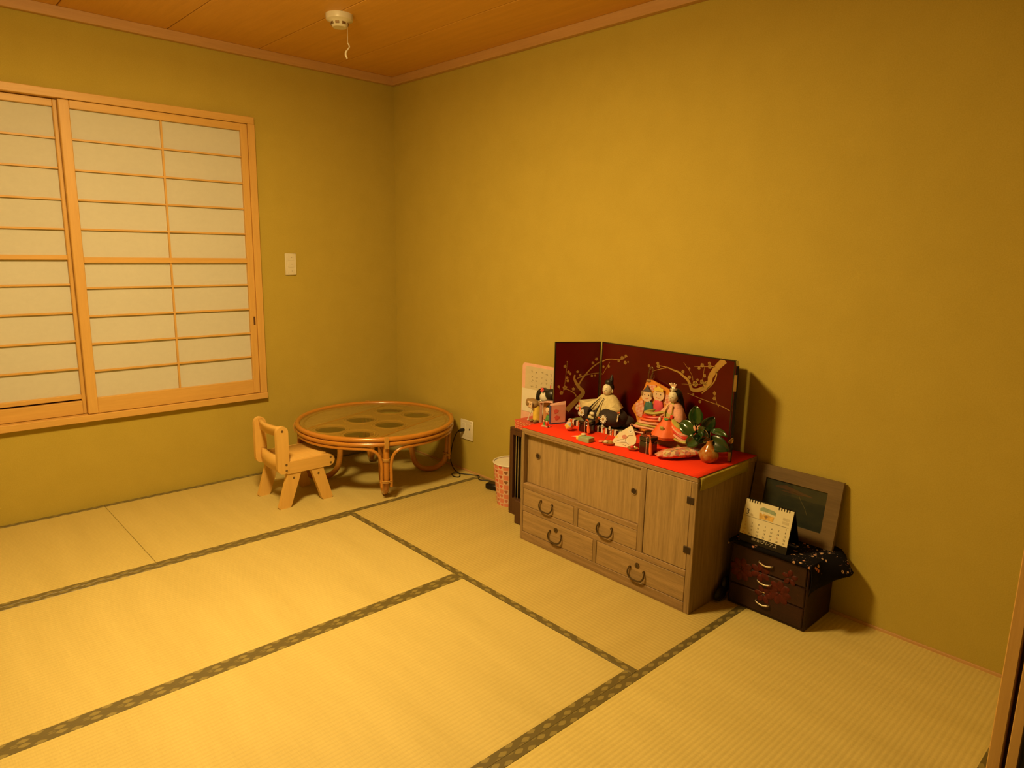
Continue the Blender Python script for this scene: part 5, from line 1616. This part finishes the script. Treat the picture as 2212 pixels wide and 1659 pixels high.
# black bundle between cabinet and chest
t = thing('black_bundle', (-0.250, -2.572, 0), 'small black cloth bundle on floor between cabinet and carved chest', 'bundle')
b = MB()
b.ell((-0.245, -2.571, 0.030), (0.040, 0.0135, 0.030), 16, 10)
b.build('bundle_body', M['black'], t)
MB().ell((-0.215, -2.572, 0.062), (0.024, 0.011, 0.030), 12, 8).build('bundle_top', M['black'], t)

# picture frame leaning on the wall
t = thing('picture_frame', (-0.055, -2.735, 0.2595), 'dark landscape picture in wide wooden frame leaning against the wall', 'picture')
FO = Vector((-0.070, -2.558, 0.2625))
fu, fv = Vector((0, -1, 0)), Vector((0.19, 0, 1)).normalized()
fw_ = fu.cross(fv)
sg = 1 if fw_.x < 0 else -1
FW, FH, FB = 0.337, 0.252, 0.050
M['frame'] = wood('frame wood', (0.12, 0.075, 0.028), (0.20, 0.128, 0.052), 'y', 10, 0.45)
for poly in ([(0, 0), (FW, 0), (FW - FB, FB), (FB, FB)], [(FB, FH - FB), (FW - FB, FH - FB), (FW, FH), (0, FH)], [(0, 0), (FB, FB), (FB, FH - FB), (0, FH)], [(FW, 0), (FW, FH), (FW - FB, FH - FB), (FW - FB, FB)]):
    MB().prism(poly, FO, fu, fv, -sg * 0.016).build('frame_side', M['frame'], t, smooth=False)
FI = FO - fw_ * sg * 0.006


def m_painting():
    g = G('dark painting')
    v, x, y, z = g.xyz()
    n = g.noise(g.mapv(v, (1, 6, 22), rot=(0.0, 0, 0)), 1.0, 4)
    n2 = g.noise(v, 40.0, 4)
    f = g.math('ADD', g.math('MULTIPLY', n, 0.7), g.math('MULTIPLY', n2, 0.3))
    return g.fin(g.ramp(f, [(0.3, (0.010, 0.012, 0.004)), (0.5, (0.026, 0.026, 0.008)), (0.7, (0.048, 0.036, 0.010))]), 0.6)


MB().prism([(FB - .002, FB - .002), (FW - FB + .002, FB - .002), (FW - FB + .002, FH - FB + .002), (FB - .002, FH - FB + .002)], FI, fu, fv, -sg * 0.003).build('painting', m_painting(), t, smooth=False)
pb_ = MB()
for pts, wd_ in (([(0.09, 0.178), (0.13, 0.182), (0.19, 0.172), (0.235, 0.170)], [0.004, 0.016, 0.012, 0.002]), ([(0.11, 0.166), (0.16, 0.168), (0.20, 0.166)], [0.002, 0.008, 0.002])):
    pb_.ribbon(pts, wd_, FI, fu, fv, sg * 0.0005)
pb_.build('orange_brushwork', plain('rust paint', (0.10, 0.040, 0.010), 0.7), t, smooth=False, kind='stuff')
MB().ribbon([(0.185, 0.160), (0.215, 0.120), (0.225, 0.100)], 0.002, FI, fu, fv, sg * 0.0005).build('brush_line', plain('olive paint', (0.13, 0.10, 0.03), 0.6), t, smooth=False)
MB().prism([(FB, FB), (FW - FB, FB), (FW - FB, FH - FB), (FB, FH - FB)], FI + fw_ * sg * 0.0025, fu, fv, sg * 0.0012).build('cover_glass', thin_glass('picture glass', (0.93, 0.95, 0.93), 0.5).m, t, smooth=False)

# ------------------------------------------------------------------ desk calendar
def text_polys(body, size, align='CENTER'):
    cu = bpy.data.curves.new('txt', 'FONT')
    cu.body = body
    cu.size = size
    cu.align_x = align
    cu.resolution_u = 2
    ob = bpy.data.objects.new('txt', cu)
    COL.objects.link(ob)
    bpy.context.view_layer.update()
    dg = bpy.context.evaluated_depsgraph_get()
    me = bpy.data.meshes.new_from_object(ob.evaluated_get(dg))
    vs = [(p.co.x, p.co.y) for p in me.vertices]
    fs = [tuple(p.vertices) for p in me.polygons]
    bpy.data.objects.remove(ob)
    bpy.data.curves.remove(cu)
    bpy.data.meshes.remove(me)
    return vs, fs


def add_text(b, body, size, o, u, v, w, x, y, align='CENTER'):
    vs, fs = text_polys(body, size, align)
    b.add([o + u * (x + a) + v * (y + c) + w * 0.00035 for a, c in vs], fs)


t = thing('desk_calendar', (-0.185, -2.705, 0.2600), 'white desk calendar page for March on black stand on the chest', 'calendar')
KO = Vector((-0.2235, -2.6125, 0.2602))
ku, kv = Vector((0.0, -1, 0)), Vector((0.040, 0, 0.152)).normalized()
kw = ku.cross(kv)
ks = 1 if kw.x < 0 else -1
kw = kw * ks
KW, KH = 0.1855, 0.160
b = MB()
b.prism([(0, 0), (KW, 0), (KW, KH), (0, KH)], KO, ku, kv, -ks * 0.002)
stand = b.build('black_stand', M['black'], t, smooth=False)
bt = KO + kv * KH - kw * 0.002
bd_ = Vector((0.062, 0, -0.150)).normalized()
MB().prism([(0, 0), (KW, 0), (KW, 0.158), (0, 0.158)], bt, ku, bd_, ks * 0.002).build('back_leaf', M['black'], stand, smooth=False)
MB().bx(-0.2225, -0.122, -2.6135, -2.797, 0.2602, 0.2615).build('stand_base', M['black'], stand, smooth=False)
pg = MB().prism([(0.001, 0.027), (KW - 0.001, 0.027), (KW - 0.001, KH - 0.003), (0.001, KH - 0.003)], KO + kw * 0.0002, ku, kv, ks * 0.0016).build('calendar_page', plain('calendar paper', (0.72, 0.66, 0.44), 0.6, var=0.02), t, smooth=False)
p0 = KO + kw * 0.0020
for k in range(5):
    for bx0 in (0.016, 0.129):
        xx = bx0 + k * 0.0098
        MB().tube([p0 + ku * xx + kv * (KH - 0.0115), p0 + ku * xx + kv * (KH - 0.006) + kw * 0.0022, p0 + ku * xx + kv * (KH + 0.001) - kw * 0.001], 0.0013, 6).build('ring_binding', M['black'], stand)
b = MB()
b.ribbon([(0.006, 0.0950), (KW - 0.010, 0.0950)], 0.0010, p0, ku, kv, ks * 0.0003)
b.build('ruled_line', M['ink'], pg, smooth=False)
b = MB()
add_text(b, '3', 0.030, p0, ku, kv, kw, 0.016, 0.1015)
b.build('month_numeral', M['ink'], pg, smooth=False)
M['sunred'] = plain('sunday red', (0.55, 0.16, 0.06), 0.7)
for day in range(1, 32):
    col_, row_ = (day + 5) % 7, (day + 5) // 7
    if day > 29:
        row_ = 4
    px_ = 0.0165 + col_ * 0.0255 + (0.006 if day in (30, 31) else (-0.003 if day in (23, 24) else 0))
    py_ = 0.0845 - row_ * 0.0132 - (0.004 if day in (30, 31) else 0)
    b = MB()
    add_text(b, str(day), 0.0088 if day < 30 else 0.006, p0, ku, kv, kw, px_, py_)
    b.build('date', M['sunred'] if (col_ == 0 or day == 21) else M['ink'], pg, smooth=False)
MB().prism([(0.060, 0.135), (0.070, 0.142), (0.090, 0.141), (0.112, 0.139), (0.122, 0.134), (0.121, 0.123), (0.092, 0.127), (0.062, 0.127)], p0, ku, kv, ks * 0.0003).build('hill_picture', plain('hill print', (0.26, 0.34, 0.22), 0.7, var=0.3), pg, smooth=False)
MB().prism([(0.060, 0.120), (0.118, 0.117), (0.116, 0.100), (0.064, 0.098)], p0, ku, kv, ks * 0.0003).build('field_picture', plain('field print', (0.66, 0.42, 0.10), 0.7, var=0.25, scale=90), pg, smooth=False)
MB().prism(pol(10, 0.073, 0.121, 0.004, 0.005), p0 + kw * 0.0003, ku, kv, ks * 0.0003).build('figure_picture', M['white_p'], pg, smooth=False)
MB().prism([(0.080, 0.112), (0.090, 0.116), (0.096, 0.113), (0.090, 0.106), (0.084, 0.106)], p0 + kw * 0.0003, ku, kv, ks * 0.0003).build('animal_picture', M['brown'], pg, smooth=False)
for (gx, gy) in ((0.150, 0.117), (0.150, 0.104)):
    MB().prism([(gx, gy), (gx + 0.024, gy), (gx + 0.024, gy + 0.0095), (gx, gy + 0.0095)], p0, ku, kv, ks * 0.0003).build('small_month_table', plain('grey print', (0.56, 0.50, 0.32), 0.7), pg, smooth=False)
MB().prism([(0.028, 0.099), (0.040, 0.099), (0.036, 0.107), (0.028, 0.107)], p0, ku, kv, ks * 0.0003).build('month_note', plain('note print', (0.52, 0.44, 0.26), 0.7), pg, smooth=False)
M['stamp'] = plain('pale print', (0.62, 0.55, 0.38), 0.7)
M['stampg'] = plain('green print', (0.26, 0.26, 0.06), 0.7)
b = MB()
ps = KO + kw * 0.0003
add_text(b, '株式会社', 0.0105, ps, ku, kv, kw, 0.050, 0.0135, 'LEFT')
add_text(b, 'フレアス', 0.0155, ps, ku, kv, kw, 0.088, 0.0115, 'LEFT')
b.build('company_name', M['stamp'], stand, smooth=False)
